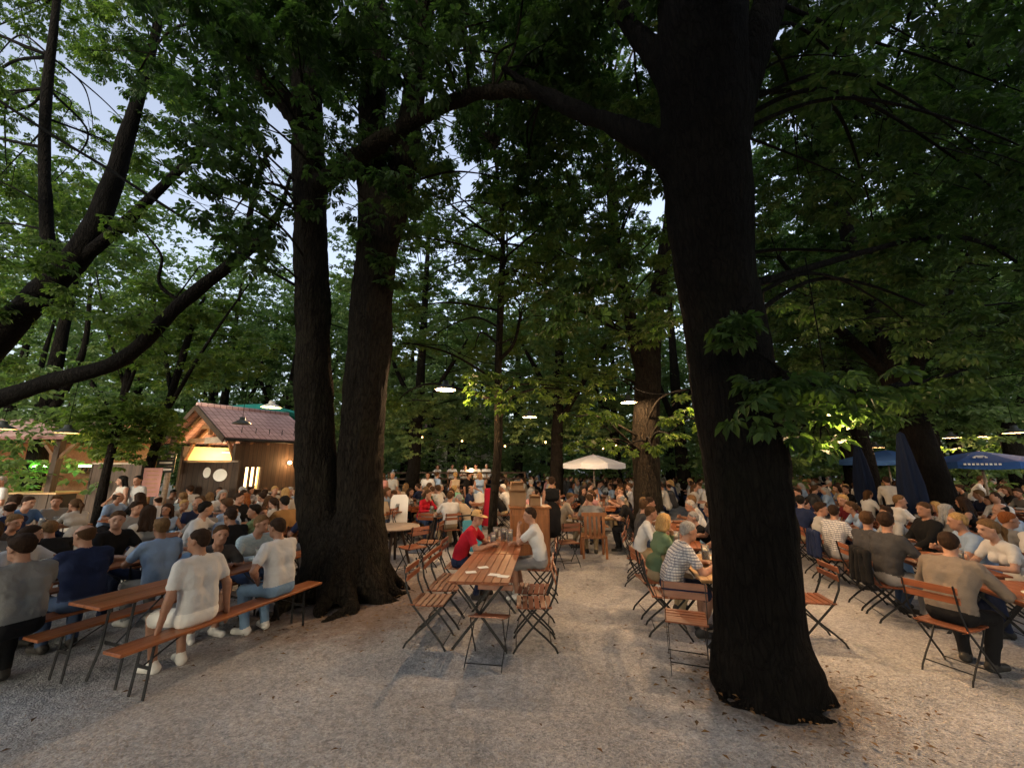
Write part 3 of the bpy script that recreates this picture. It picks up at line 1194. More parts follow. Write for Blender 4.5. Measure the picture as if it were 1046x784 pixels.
fig('turn_f', sex='f', lean=12, twist=-24, yaw=-36, pitch=4, top='tank', rh=(0.28, 0.36, 0.93), rn=(-0.6, 0, -0.6), lh=(-0.04, 0.47, 0.80), seed=13)
fig('mug_m', lean=14, pitch=6, yaw=-8, rh=(0.15, 0.42, 0.86), rn=(-1, 0, 0), rk='grip', lh=T2, seed=14, bulk=1.1)
fig('mug_long', lean=16, pitch=8, yaw=24, top='long', rh=(0.15, 0.42, 0.86), rn=(-1, 0, 0), rk='grip', lh=LAPL, seed=15)
fig('up_m', lean=10, pitch=6, yaw=-32, rh=(0.14, 0.45, 0.80), lh=(-0.14, 0.45, 0.80), seed=16)
fig('up_f', sex='f', lean=9, pitch=8, yaw=10, top='tee', legs='long', rh=(0.12, 0.42, 0.80), lh=(-0.1, 0.43, 0.80), seed=17)
ST = dict(stand=True, legs='long')
fig('stand_m', lean=3, pitch=4, yaw=12, rh=(0.24, 0.06, 0.82), lh=(-0.24, 0.08, 0.82), rn=(-1, 0, 0), ln=(1, 0, 0), seed=18, **ST)
fig('stand_f', sex='f', lean=2, pitch=6, yaw=-20, rh=(0.06, 0.28, 1.10), lh=(-0.21, 0.06, 0.80), ln=(1, 0, 0), top='tank', legs='skirt', stand=True, seed=19)
fig('walk_m', lean=5, pitch=4, rh=(0.24, 0.22, 0.88), lh=(-0.24, -0.10, 0.84), rn=(-1, 0, 0), ln=(1, 0, 0), feet=((0.09, -0.22, 0.10), (-0.09, 0.28, 0.085)), seed=20, **ST)
fig('serve_m', lean=22, pitch=14, rh=(0.16, 0.52, 0.92), lh=(-0.14, 0.50, 0.90), seed=21, top='long', **ST)
# the people close by, posed one by one
HR = 0.0105
fig('red_man', lean=27, pitch=4, yaw=-16, rh=(0.13, 0.52, 0.80), lh=(-0.05, 0.56, 0.81), lk='grip', res=HR, seed=31, bulk=1.05)
fig('white_man', lean=14, pitch=6, yaw=10, legs='short', rh=(0.10, 0.42, 0.80), lh=(-0.02, 0.36, 1.04), lp=(-0.4, 0.6, -1), ln=(0.3, -0.9, 0), lk='grip', res=HR, seed=32)
fig('bench_man', lean=10, pitch=2, yaw=22, legs='short', rh=(0.30, -0.02, 0.50), lh=(-0.30, 0.06, 0.50), rk='flat', lk='flat', rp=(0.5, -1, 0), lp=(-0.5, -1, 0), rn=(0, 0, -1), ln=(0, 0, -1), res=HR, seed=33, bulk=0.98)
fig('hip_man', lean=10, pitch=10, yaw=8, rh=(0.20, 0.46, 0.80), lh=(-0.20, 0.14, 0.66), lp=(-1, -0.6, 0.1), ln=(0.6, -0.6, 0), res=HR, seed=34, bulk=1.03)
fig('plaid_man', lean=26, pitch=10, yaw=4, legs='short', rh=(0.12, 0.50, 0.80), lh=(-0.12, 0.52, 0.80), res=HR, seed=35, bulk=1.08)
fig('grey_man', lean=26, pitch=8, yaw=16, top='long', rh=(0.16, 0.50, 0.80), lh=(-0.14, 0.48, 0.80), res=HR, seed=36, bulk=1.10)
fig('broad_back', lean=16, pitch=10, yaw=20, rh=T1, lh=T2, res=HR, seed=37, bulk=1.06)
fig('elbow_man', lean=34, pitch=0, yaw=-10, legs='short', side=-6, rh=(0.06, 0.50, 0.80), lh=(-0.20, 0.45, 0.80), res=HR, seed=38)

GARM = {'lean_m': 't-shirt', 'lean_f': 't-shirt', 'lean_long': 'shirt', 'up_short': 't-shirt', 'up_tank': 'sleeveless top', 'chin_m': 't-shirt', 'chin_f': 'blouse', 'hunch_m': 't-shirt', 'hunch_f': 't-shirt',
        'back_m': 'shirt', 'back_f': 't-shirt', 'turn_m': 't-shirt', 'turn_f': 'sleeveless top', 'mug_m': 't-shirt', 'mug_long': 'shirt', 'up_m': 't-shirt', 'up_f': 't-shirt', 'stand_m': 't-shirt', 'stand_f': 'sleeveless top',
        'walk_m': 't-shirt', 'serve_m': 'shirt'}
FEMALE = {'lean_f', 'up_tank', 'chin_f', 'hunch_f', 'back_f', 'turn_f', 'up_f', 'stand_f'}
PEOPLE = []


def person(key, loc, rz, shirt='white', bottom='jeans', hair=('short', 'dark brown'), skin='a', shoe='dark', label='', group=None, scale=1.0, wear=None):
    F_ = FIGS[key]
    o = link('person', F_.me)
    mats = [M['skin_' + skin], M['sh_' + shirt], M['b_' + bottom], M['shoe_' + shoe]]
    for i, mm in enumerate(mats):
        o.material_slots[i].link = 'OBJECT'
        o.material_slots[i].material = mm
    o.location = loc
    o.rotation_euler = (0, 0, rz)
    o.scale = (scale,) * 3
    tag(o, label, 'person', group)
    Mh = Matrix.Translation(Vector(F_.head)) @ Matrix(F_.RH.tolist()).to_4x4()
    if hair:
        h = link('hair', HAIR[hair[0]], o)
        h.material_slots[0].link = 'OBJECT'
        h.material_slots[0].material = M['hair_' + hair[1]]
        h.matrix_local = Mh
    if wear:
        h = link(wear, HEADWEAR[wear], o)
        h.matrix_local = Mh
    PEOPLE.append(o)
    return o
# ------------------------------------------------------------------ garden furniture
def chair_bars():
    """the flat iron bars of a folding garden chair, facing +Y, feet on the ground"""
    out = {'back_frame': [], 'leg': [], 'crossbar': []}
    for s in (-1, 1):
        x = 0.195 * s
        b = MB()
        pts = [(x, -0.275, 0.88), (x, -0.235, 0.62), (x, -0.16, 0.46), (x, 0.05, 0.235), (x, 0.20, 0.07), (x, 0.245, 0.0)]
        for p, q in zip(pts[:-1], pts[1:]):
            d = (Vector(q) - Vector(p)).normalized() * 0.004
            b.bar(Vector(p) - d, Vector(q) + d, 0.007, 0.022, (0, -1, 0.3))
        out['back_frame'].append(b)
        x = 0.178 * s
        b = MB()
        pts = [(x, 0.19, 0.445), (x, 0.03, 0.27), (x, -0.13, 0.14), (x, -0.225, 0.05), (x, -0.25, 0.0)]
        for p, q in zip(pts[:-1], pts[1:]):
            d = (Vector(q) - Vector(p)).normalized() * 0.004
            b.bar(Vector(p) - d, Vector(q) + d, 0.007, 0.022, (0, -1, 0.3))
        out['leg'].append(b)
    b = MB()
    b.tube([(-0.195, 0.215, 0.05), (0.195, 0.215, 0.05)], 0.006, 6)
    out['crossbar'].append(b)
    b = MB()
    b.tube([(-0.178, -0.18, 0.095), (0.178, -0.18, 0.095)], 0.006, 6)
    out['crossbar'].append(b)
    return out


def chair_seat():
    b = MB()
    for i in range(6):
        y = -0.165 + i * 0.069
        b.box((0, y, 0.455 + 0.004 * abs(i - 2.5)), (0.41, 0.056, 0.016))
    for s in (-1, 1):
        b.bar((0.165 * s, -0.19, 0.443), (0.165 * s, 0.2, 0.443), 0.02, 0.006, mi=1)
    return b


def chair_back():
    b = MB()
    R = Matrix.Rotation(math.radians(-8), 3, 'X')
    for z, y in ((0.835, -0.262), (0.745, -0.246)):
        b.box((0, y + 0.012, z), (0.43, 0.015, 0.066), R)
    return b


def folding_chair():
    o = empty('folding_chair')
    chair_seat().build('seat', [M['slat_wood'], M['iron']], o, 0.003)
    chair_back().build('backrest', M['slat_wood'], o, 0.003)
    for nm, bs in chair_bars().items():
        for b in bs:
            b.build(nm, M['iron'], o)
    return o


def far_chair():
    """the same chair as one mesh for places where its parts cannot be made out"""
    b = MB()
    for src, mi in [(chair_seat(), 0), (chair_back(), 0)] + [(x, 1) for v in chair_bars().values() for x in v]:
        b.add(src.v, src.f, 0)
        b.m[-len(src.f):] = [1 if mi or k else 0 for k in src.m]
    return b.build('folding_chair', [M['slat_wood'], M['iron']])


def beer_table(L=2.2, W=0.5, H=0.77):
    """long axis along Y"""
    o = empty('beer_table')
    b = MB()
    for i in range(2):
        b.box(((i - 0.5) * W / 2, 0, H - 0.0135), (W / 2 - 0.003, L, 0.027))
    b.box((0, L / 2 - 0.28, H - 0.034), (W * 0.86, 0.06, 0.014))
    b.box((0, -L / 2 + 0.28, H - 0.034), (W * 0.86, 0.06, 0.014))
    b.build('tabletop', M['bench_wood'], o, 0.004)
    for s in (-1, 1):
        y = s * (L / 2 - 0.30)
        for q in (-1, 1):
            b = MB()
            b.bar((0.18 * q, y, H - 0.028), (0.18 * q, y + 0.02 * s, 0.27), 0.035, 0.006, (0, 1, 0))
            b.bar((0.18 * q, y + 0.02 * s, 0.28), (0.225 * q, y + 0.06 * s, 0.0), 0.035, 0.006, (0, 1, 0))
            b.build('leg', M['iron'], o)
        b = MB()
        b.bar((-0.18, y + 0.006, 0.32), (0.18, y + 0.006, 0.32), 0.03, 0.006, (0, 1, 0))
        b.bar((0.0, y, 0.33), (0.0, y - 0.42 * s, H - 0.03), 0.02, 0.006)
        b.build('brace', M['iron'], o)
    return o


def beer_bench(L=2.2, W=0.25, H=0.465):
    o = empty('beer_bench')
    b = MB()
    b.box((0, 0, H - 0.0135), (W, L, 0.027))
    b.build('seat', M['bench_wood'], o, 0.004)
    for s in (-1, 1):
        y = s * (L / 2 - 0.27)
        for q in (-1, 1):
            b = MB()
            b.bar((0.085 * q, y, H - 0.028), (0.098 * q, y + 0.03 * s, 0.0), 0.034, 0.006, (0, 1, 0))
            b.build('leg', M['iron'], o)
        b = MB()
        b.bar((-0.088, y + 0.012 * s, 0.25), (0.088, y + 0.012 * s, 0.25), 0.03, 0.006, (0, 1, 0))
        b.bar((0, y + 0.012 * s, 0.26), (0, y - 0.34 * s, H - 0.03), 0.018, 0.006)
        b.build('brace', M['iron'], o)
    return o


def far_board(name, L, W, H):
    b = MB()
    b.box((0, 0, H - 0.0135), (W, L, 0.027), mi=0)
    for s in (-1, 1):
        for q in (-1, 1):
            b.bar((W * 0.36 * q, s * (L / 2 - 0.28), H - 0.028), (W * 0.42 * q, s * (L / 2 - 0.24), 0), 0.03, 0.008, (0, 1, 0), mi=1)
    return b.build(name, [M['bench_wood'], M['iron']])


def garden_table(L=1.4, W=0.7, H=0.75, mat='plank_wood', name='garden_table'):
    """slatted top along Y on crossed iron legs"""
    o = empty(name)
    b = MB()
    n = 7
    for i in range(n):
        b.box((-W / 2 + (i + 0.5) * W / n, 0, H - 0.011), (W / n - 0.006, L, 0.022))
    b.build('tabletop', M[mat], o, 0.003)
    b = MB()
    for s in (-1, 1):
        b.box((0, s * (L / 2 - 0.10), H - 0.040), (W - 0.06, 0.035, 0.034))
        b.box((s * (W / 2 - 0.05), 0, H - 0.040), (0.03, L - 0.245, 0.034))
    b.build('apron', M[mat], o)
    for s in (-1, 1):
        for q in (-1, 1):
            b = MB()
            b.bar((0.27 * q, s * (L / 2 - 0.14) - 0.008 * q, H - 0.058), (-0.31 * q, s * (L / 2 - 0.14) - 0.008 * q, 0.0), 0.03, 0.008, (0, 1, 0))
            b.build('leg', M['iron'], o)
    b = MB()
    b.tube([(0, -(L / 2 - 0.14), 0.39), (0, L / 2 - 0.14, 0.39)], 0.008, 6)
    b.build('stretcher', M['iron'], o)
    return o


def round_table(R=0.55, H=0.75):
    o = empty('round_table')
    b = MB()
    b.lathe([(0.001, H - 0.035), (R - 0.02, H - 0.035), (R, H - 0.028), (R, H - 0.006), (R - 0.006, H), (0.001, H)], 36)
    b.build('tabletop', M['grey_wood'], o)
    for k in range(4):
        a = PI / 4 + k * PI / 2
        b = MB()
        b.bar((0.16 * math.cos(a), 0.16 * math.sin(a), H - 0.035), (0.36 * math.cos(a), 0.36 * math.sin(a), 0.0), 0.05, 0.045, (math.cos(a), math.sin(a), 0))
        b.build('leg', M['dark_wood'], o)
    return o


def beer_mug():
    o = empty('beer_mug')
    b = MB()
    b.lathe([(0.001, 0.0), (0.049, 0.0), (0.051, 0.006), (0.050, 0.18), (0.0515, 0.198), (0.049, 0.200), (0.0465, 0.198), (0.0455, 0.02), (0.001, 0.018)], 18)
    pts = [(0.048, 0, 0.165), (0.075, 0, 0.168), (0.093, 0, 0.14), (0.093, 0, 0.075), (0.075, 0, 0.045), (0.048, 0, 0.045)]
    b.tube(pts, 0.009, 8)
    b.build('glass', M['glass'], o)
    b = MB()
    b.lathe([(0.001, 0.020), (0.0445, 0.021), (0.0448, 0.125), (0.001, 0.125)], 16)
    b.build('beer', M['beer'], o)
    b = MB()
    b.lathe([(0.0446, 0.1255), (0.0448, 0.14), (0.03, 0.146), (0.001, 0.147)], 16)
    b.build('foam', M['foam'], o)
    return o


def plate():
    o = empty('plate_of_food')
    b = MB()
    b.lathe([(0.001, 0.0), (0.07, 0.0), (0.125, 0.016), (0.127, 0.019), (0.07, 0.006), (0.001, 0.005)], 24)
    b.build('plate', M['plate'], o)
    P = [ell((random.uniform(-0.05, 0.05), random.uniform(-0.05, 0.05), 0.018), (0.035, 0.03, 0.02), 0, 0.01) for _ in range(5)]
    V, lo, ax = sdf_grid(P, 0.006, 0.015)
    v, f = surface_nets(V, lo, 0.006)
    v[:, 2] = np.maximum(v[:, 2], 0.008)
    link('food', np_mesh('food', v, f, [M['food']]), o)
    return o


def pendant_lamp(R=0.24, lit=True, cord=1.2, power=30.0, enamel='dark_enamel', soft=0.035):
    """hangs from its cord; origin at the rim"""
    o = empty('pendant_lamp')
    b = MB()
    b.lathe([(R, 0.0), (R * 0.93, 0.03), (R * 0.55, 0.085), (R * 0.30, 0.125), (R * 0.26, 0.20), (0.001, 0.21)], 24, mi=0)
    b.lathe([(R - 0.004, -0.002), (R * 0.92, 0.026), (R * 0.54, 0.080), (R * 0.28, 0.118), (0.001, 0.12)], 24, mi=1)
    b.build('shade', [M[enamel], M['shade_inside']], o)
    b = MB()
    b.tube([(0, 0, 0.205), (0, 0, 0.21 + cord)], 0.006, 6)
    b.build('cord', M['cable'], o)
    b = MB()
    v, f = uv_ball(12, 8)
    b.add(v * A3(0.045, 0.045, 0.05) + A3(0, 0, 0.065), f, 0, True)
    b.build('bulb', M['bulb'] if lit else M['white_enamel'], o)
    if lit:
        ld = bpy.data.lights.new('lamp_light', 'POINT')
        ld.energy = power
        ld.color = (1.0, 0.64, 0.34)
        ld.shadow_soft_size = soft
        lo_ = bpy.data.objects.new('lamp_light', ld)
        COL.objects.link(lo_)
        lo_.parent = o
        lo_.location = (0, 0, -0.025)
    return o


def umbrella(R, mat, drop=0.42, closed=False, pole=2.6):
    o = empty('parasol')
    b = MB()
    b.tube([(0, 0, 0), (0, 0, pole)], 0.03, 10)
    b.build('pole', M['grey_wood'], o)
    b = MB()
    b.lathe([(0.001, 0.0), (0.3, 0.0), (0.3, 0.06), (0.05, 0.10)], 16)
    b.build('base', M['iron'], o)
    n = 8
    vs, fs = [], []
    if not closed:
        b = MB()
        sub = 6
        for ring in range(sub + 1):
            t = ring / sub
            for k in range(n * 4):
                a = 2 * PI * k / (n * 4)
                ph = (k % 4) / 4.0
                flat = math.cos(PI / n) / math.cos((ph - 0.5) * 2 * PI / n)
                sag = 0.04 * t * math.sin(PI * ph) * R
                vs.append((R * t * flat * math.cos(a), R * t * flat * math.sin(a), pole - 0.02 - drop * t ** 1.15 - sag * 0.5))
        m = n * 4
        for k in range(m):      # valance
            a = 2 * PI * k / m
            x, y, z = vs[sub * m + k]
            vs.append((x * 1.003, y * 1.003, z - 0.17))
        for r in range(sub + 1):
            for k in range(m):
                k2 = (k + 1) % m
                fs.append((r * m + k, r * m + k2, (r + 1) * m + k2, (r + 1) * m + k))
        b.add(vs, fs, 0, False)
        b.build('canopy', mat, o)
        for k in range(n):
            a = 2 * PI * k / n
            b = MB()
            b.tube([(0.05 * math.cos(a), 0.05 * math.sin(a), pole - 0.06), (R * 0.96 * math.cos(a), R * 0.96 * math.sin(a), pole - drop - 0.06)], 0.011, 5)
            b.build('rib', M['grey_wood'], o)
    else:
        b = MB()
        prof = [(0.05, 0.75), (0.17, 0.80), (0.22, 1.1), (0.20, 1.6), (0.13, 2.2), (0.06, pole), (0.001, pole + 0.06)]
        m = 32
        for r, z in prof:
            for k in range(m):
                a = 2 * PI * k / m
                rr = r * (1 + 0.22 * math.cos(8 * a))
                vs.append((rr * math.cos(a), rr * math.sin(a), z))
        for r in range(len(prof) - 1):
            for k in range(m):
                k2 = (k + 1) % m
                fs.append((r * m + k, r * m + k2, (r + 1) * m + k2, (r + 1) * m + k))
        b.add(vs, fs, 0, True)
        b.build('canopy', mat, o)
    return o
LAMP_K, SKY_K, SUN_K, SUN_EL_D, EXPO = 0.68, 0.15, 0.05, 8.0, 2.15
# ------------------------------------------------------------------ trees
def atz(px, py, z):
    x, y, w = ray(px, py)
    return Vector((x * z, y * z, CH + w * z))


def leaf_template(n, wide=0.40, spread=74, six=False):
    """a palmate leaf: leaflets fanned round the stalk's end, tips drooping; stalk end at 0, middle leaflet along +Y, unit length"""
    v, f = [], []
    out = ((0.03, 0, 0), (0.62, wide / 2, -0.05), (1.0, 0, -0.24), (0.62, -wide / 2, -0.05))
    if six:
        out = ((0.03, 0, 0), (0.40, wide * 0.30, 0.0), (0.74, wide / 2, -0.09), (1.0, 0, -0.27), (0.74, -wide / 2, -0.09), (0.40, -wide * 0.30, 0.0))
    for k in range(n):
        a = math.radians(-spread + 2 * spread * k / (n - 1)) * (1.0 if n < 5 else 1.15)
        L = 1.0 - 0.32 * abs(2 * k / (n - 1) - 1) ** 1.3
        for (u, w, z) in out:
            x, y = w * L, u * L
            v.append((x * math.cos(a) + y * math.sin(a), -x * math.sin(a) + y * math.cos(a), z * L + (0.035 if w else 0)))
        b = len(out) * k
        f.append(tuple(range(b, b + len(out))))
    return np.array(v), np.array(f)


LEAF5, LEAF3, LEAF6 = leaf_template(5, 0.46), leaf_template(3, 0.62, 58), leaf_template(5, 0.44, 74, True)
DENS = 0.9


def leaf_cloud(blobs, size, tmpl, seed, per=6, tilt=0.38):
    """blobs: (centre, radii, number of leaves)"""
    r = np.random.default_rng(seed)
    Ps, Ds = [], []
    for c, rad, n in blobs:
        m = max(2, int(n * DENS / per))
        u = r.normal(size=(m, 3))
        u /= np.linalg.norm(u, axis=1)[:, None]
        t = u * (r.random(m) ** (1 / 2.4))[:, None] * np.asarray(rad, float) + np.asarray(c, float)
        t = np.repeat(t, per, axis=0)
        a = r.random(m)[:, None] * 2 * PI + np.arange(per)[None] * 2 * PI / per + r.normal(size=(m, per)) * 0.3
        a = a.ravel()
        d = np.stack([np.cos(a), np.sin(a), r.normal(size=len(a)) * 0.28 - 0.32], axis=1)
        d /= np.linalg.norm(d, axis=1)[:, None]
        Ps.append(t + d * (size * (0.35 + 0.5 * r.random(len(a))))[:, None])
        Ds.append(d)
    P, D = np.concatenate(Ps), np.concatenate(Ds)
    n = len(P)
    up = np.array((0, 0, 1.0)) + r.normal(size=(n, 3)) * tilt
    X = np.cross(D, up)
    X /= np.linalg.norm(X, axis=1)[:, None] + 1e-9
    Z = np.cross(X, D)
    S = size * (0.7 + 0.55 * r.random(n))
    tv, tf = tmpl
    C = (0.2 + 1.9 * r.random(n))[:, None, None]        # how far each leaf droops and curls
    V = P[:, None, :] + S[:, None, None] * (tv[None, :, 0, None] * X[:, None] + tv[None, :, 1, None] * D[:, None] + C * tv[None, :, 2, None] * Z[:, None])
    Fc = tf[None] + (np.arange(n) * len(tv))[:, None, None]
    return V.reshape(-1, 3), Fc.reshape(-1, tf.shape[1])


def catmull(pts, n=6):
    """pts: (x, y, z, r) rows, smoothed"""
    P = np.array(pts, float)
    P = np.vstack([2 * P[0] - P[1], P, 2 * P[-1] - P[-2]])
    out = []
    for i in range(1, len(P) - 2):
        for k in range(n):
            t = k / n
            a, b, c, d = P[i - 1], P[i], P[i + 1], P[i + 2]
            out.append(0.5 * (2 * b + (c - a) * t + (2 * a - 5 * b + 4 * c - d) * t * t + (3 * b - a - 3 * c + d) * t ** 3))
    out.append(P[-2])
    return np.array(out)


def bark_tubes(stems, seed=0, rough=0.06, flare=0.6, nseg=18):
    """stems as gnarled tubes; the first one flares into roots"""
    b = MB()
    for si, st in enumerate(stems):
        C = catmull(st, 6)
        rad = np.maximum(C[:, 3], 0.006)
        pts = [Vector(p[:3]) for p in C]
        n = nseg if rad.max() > 0.07 else 7
        b0 = len(b.v)
        b.tube(pts, list(rad), n)
        V = np.array(b.v[b0:])
        ctr = np.repeat(C[:, :3], n, axis=0)
        rr = np.repeat(rad, n)
        off = V - ctr
        k = 1 + rough * 2.2 * vnoise(V * A3(1, 1, 0.3), 3.2, seed + si) + rough * vnoise(V * A3(1, 1, 0.22), 11.0, seed + si + 5)
        if si == 0 and flare:
            z = V[:, 2] - C[0, 2]
            ang = np.arctan2(off[:, 1], off[:, 0])
            k = k + flare * np.exp(-np.maximum(z, 0) / 0.35) * (0.55 + 0.45 * np.cos(5 * ang + seed))
        V = ctr + off * k[:, None]
        b.v[b0:] = [tuple(x) for x in V]
    return b


def twig_stems(stems, blobs, seed, r0=0.035, share=1.0):
    """branches that run from the stems out to the leaf clumps"""
    rr = random.Random(seed)
    nodes = []
    for st in stems:
        C = catmull(st, 4)
        for q in C:
            nodes.append((Vector(q[:3]), q[3]))
    out = []
    for c, rad, n in blobs:
        c = Vector(c)
        best = min(nodes, key=lambda nd: (nd[0] - c).length + max(0, nd[0].z - c.z + 0.3) * 1.6 + (3.0 if nd[0].z < 2.0 else 0))
        a, ra = best
        d = c - a
        L = d.length
        if L < 0.25 or rr.random() > share:
            continue
        side = Vector((rr.uniform(-1, 1), rr.uniform(-1, 1), 0)) * L * 0.12
        m1 = a + d * 0.35 + side + Vector((0, 0, L * 0.10))
        m2 = a + d * 0.72 + side * 0.6 + Vector((0, 0, L * 0.07))
        r = min(ra * 0.5, r0 * (0.5 + 0.16 * L))
        end = c + d.normalized() * min(rad) * 0.5
        st = [(*a, r), (*m1, r * 0.75), (*m2, r * 0.5), (*c, r * 0.32), (*end, 0.006)]
        out.append(st)
        for q in range(3):
            k = rr.uniform(0.5, 0.95)
            s0 = a + d * k + side * 0.5
            e0 = c + Vector((rr.uniform(-1, 1) * rad[0], rr.uniform(-1, 1) * rad[1], rr.uniform(-0.7, 0.7) * rad[2])) * 0.8
            out.append([(*s0, r * 0.32), (*(s0.lerp(e0, 0.5) + Vector((0, 0, 0.06))), r * 0.22), (*e0, 0.005)])
    return out


def tree(name, label, stems, blobs, size=0.13, tmpl=None, seed=0, bark='bark', leaf='leaf', group=None, trunk_mesh=None, flare=0.6, twigs=True, share=1.0, bough=None):
    o = empty(name, (0, 0, 0))
    tag(o, label, 'tree', group)
    base = Vector(stems[0][0][:3])
    tw = twig_stems(stems, blobs, seed, 0.035 * (0.6 if share < 1 else 1), share) if twigs else []
    if bough:
        tw += twig_stems([bough[0]], bough[1], seed + 9, 0.03)
        blobs = blobs + bough[1]
    tb_ = bark_tubes(tw, seed + 50, 0.05, 0) if tw else MB()
    if trunk_mesh is None:
        b = bark_tubes(stems, seed, flare=flare)
        b.add(tb_.v, tb_.f, 0, True)
        b.build('trunk', M[bark], o)
    else:
        tv, tf = trunk_mesh
        q = [f_ for f_ in tb_.f if len(f_) == 4]
        if q:
            tv, tf = np.concatenate([tv, np.array(tb_.v)]), np.concatenate([tf, np.array(q) + len(tv)])
        link('trunk', np_mesh('trunk', tv, tf, [M[bark]]), o)
    v, f = leaf_cloud(blobs, size, tmpl or LEAF5, seed)
    print('LEAFQUADS', name, len(f))
    link('crown', np_mesh('crown', v, f, [M[leaf]], smooth=False), o)
    o.location = (0, 0, 0)
    return o


def sdf_trunk(prims, res, mat, seed, amp=0.022):
    V, lo, ax = sdf_grid(prims, res, 0.08)
    near = np.abs(V) < 0.09
    G = np.argwhere(near) * res + lo
    ang = vnoise(G * A3(1, 1, 0.16), 9.0, seed)
    rid = np.abs(vnoise(G * A3(1, 1, 0.20), 17.0, seed + 2))
    big = vnoise(G * A3(1, 1, 0.5), 2.4, seed + 4)
    V[near] += (amp * (0.7 * ang + 0.9 * (0.35 - rid)) + 0.03 * big).astype(np.float32)
    v, f = surface_nets(V, lo, res)
    return v, f


def stem_prims(st, k=0.2):
    C = catmull(st, 3)
    return [cone(C[i][:3], C[i + 1][:3], C[i][3], C[i + 1][3], 0, k if i == 0 else 0.02) for i in range(len(C) - 1)]


def roots(base, r, n, reach, seed, k=0.12, skip=()):
    rr = random.Random(seed)
    out = []
    for i in range(n):
        a = 2 * PI * (i + rr.uniform(-0.25, 0.25)) / n
        if any(abs((a - s + PI) % (2 * PI) - PI) < 0.5 for s in skip):
            continue
        L = reach * rr.uniform(0.7, 1.25)
        d = Vector((math.cos(a), math.sin(a), 0))
        b = Vector(base)
        p0 = b + d * r * 0.55 + Vector((0, 0, 0.62))
        p1 = b + d * (r * 0.95) + Vector((0, 0, 0.22))
        p2 = b + d * (r + L * 0.55) + Vector((0, 0, 0.05)) + Vector((-d.y, d.x, 0)) * rr.uniform(-0.15, 0.15)
        p3 = b + d * (r + L) + Vector((0, 0, -0.03)) + Vector((-d.y, d.x, 0)) * rr.uniform(-0.3, 0.3)
        out += [cone(p0, p1, r * 0.42, 0.17, 0, k), cone(p1, p2, 0.17, 0.085, 0, k), cone(p2, p3, 0.08, 0.035, 0, 0.06)]
    return out


def Z(px, py, z, r):
    return (*atz(px, py, z), r)


def blob(px, py, z, r, n, flat=0.75):
    return (tuple(atz(px, py, z)), (r, r, r * flat), n)


def region(seed, x0, x1, y0, y1, step, z0, z1, r0, r1, n, gaps=(), jitter=0.5, zlo=2.35, keep=1.0):
    rr = random.Random(seed)
    out = []
    y = y0
    while y <= y1:
        x = x0 + rr.uniform(0, step)
        while x <= x1:
            px, py = x + rr.uniform(-jitter, jitter) * step, y + rr.uniform(-jitter, jitter) * step
            x += step
            if any((px - gx) ** 2 / gw ** 2 + (py - gy) ** 2 / gh ** 2 < 1 for gx, gy, gw, gh in gaps) or rr.random() > keep:
                continue
            z = rr.uniform(z0, z1)
            r = rr.uniform(r0, r1)
            b = blob(px, py, z, r, int(n * rr.uniform(0.7, 1.3)))
            if b[0][2] - r * 0.75 < zlo:
                continue
            out.append(b)
        y += step
    return out


# the thick dark trunk nearest the viewer
BR = Vector((2.40, 4.10, 0))
sR = [(2.40, 4.10, -0.15, 0.40), (2.38, 4.10, 0.45, 0.378), Z(769, 540, 3.88, 0.385), Z(757, 450, 4.05, 0.40), Z(746, 380, 4.2, 0.415), Z(733, 300, 4.3, 0.41), Z(722, 200, 4.32, 0.44), Z(717, 100, 4.3, 0.43), Z(716, 0, 4.25, 0.45), Z(705, -110, 4.6, 0.40), Z(690, -300, 5.6, 0.3)]
sR2 = [Z(735, 130, 4.3, 0.30), Z(765, 60, 4.35, 0.20), Z(787, 0, 4.4, 0.17), Z(812, -90, 4.7, 0.18), Z(850, -240, 5.4, 0.12)]
sR3 = [Z(715, 200, 4.3, 0.255), Z(680, 158, 4.4, 0.178), Z(645, 135, 4.7, 0.132), Z(600, 117, 5.1, 0.111), Z(556, 97, 5.5, 0.085), Z(515, 70, 5.9, 0.051)]
sR4 = [Z(700, 90, 4.2, 0.2), Z(655, 40, 4.6, 0.12), Z(628, 0, 5.0, 0.09), Z(600, -60, 5.5, 0.05)]
pr = stem_prims(sR, 0.16) + stem_prims(sR2, 0.14) + stem_prims(sR3, 0.10) + stem_prims(sR4, 0.08) + roots(BR, 0.27, 8, 0.26, 5, 0.12)
bR = region(1, 540, 1120, -330, 140, 58, 4.2, 8.5, 0.6, 0.9, 130, zlo=3.2)
bR += region(11, 540, 1120, -200, 160, 66, 6.5, 10.5, 0.6, 0.9, 95, zlo=3.2)
bR += region(21, 770, 1110, 60, 330, 60, 9, 14, 0.6, 1.0, 105, gaps=((795, 255, 22, 60), (800, 340, 30, 30), (868, 365, 40, 28)), zlo=2.9)
bR += region(2, 780, 1100, 90, 370, 48, 4.8, 9.0, 0.5, 0.8, 105, gaps=((795, 255, 30, 75), (800, 340, 40, 40), (868, 365, 50, 34)), zlo=2.7)
bR += region(3, 520, 690, 90, 300, 50, 5.2, 8.5, 0.45, 0.7, 120, gaps=((655, 255, 26, 50),), keep=0.9)
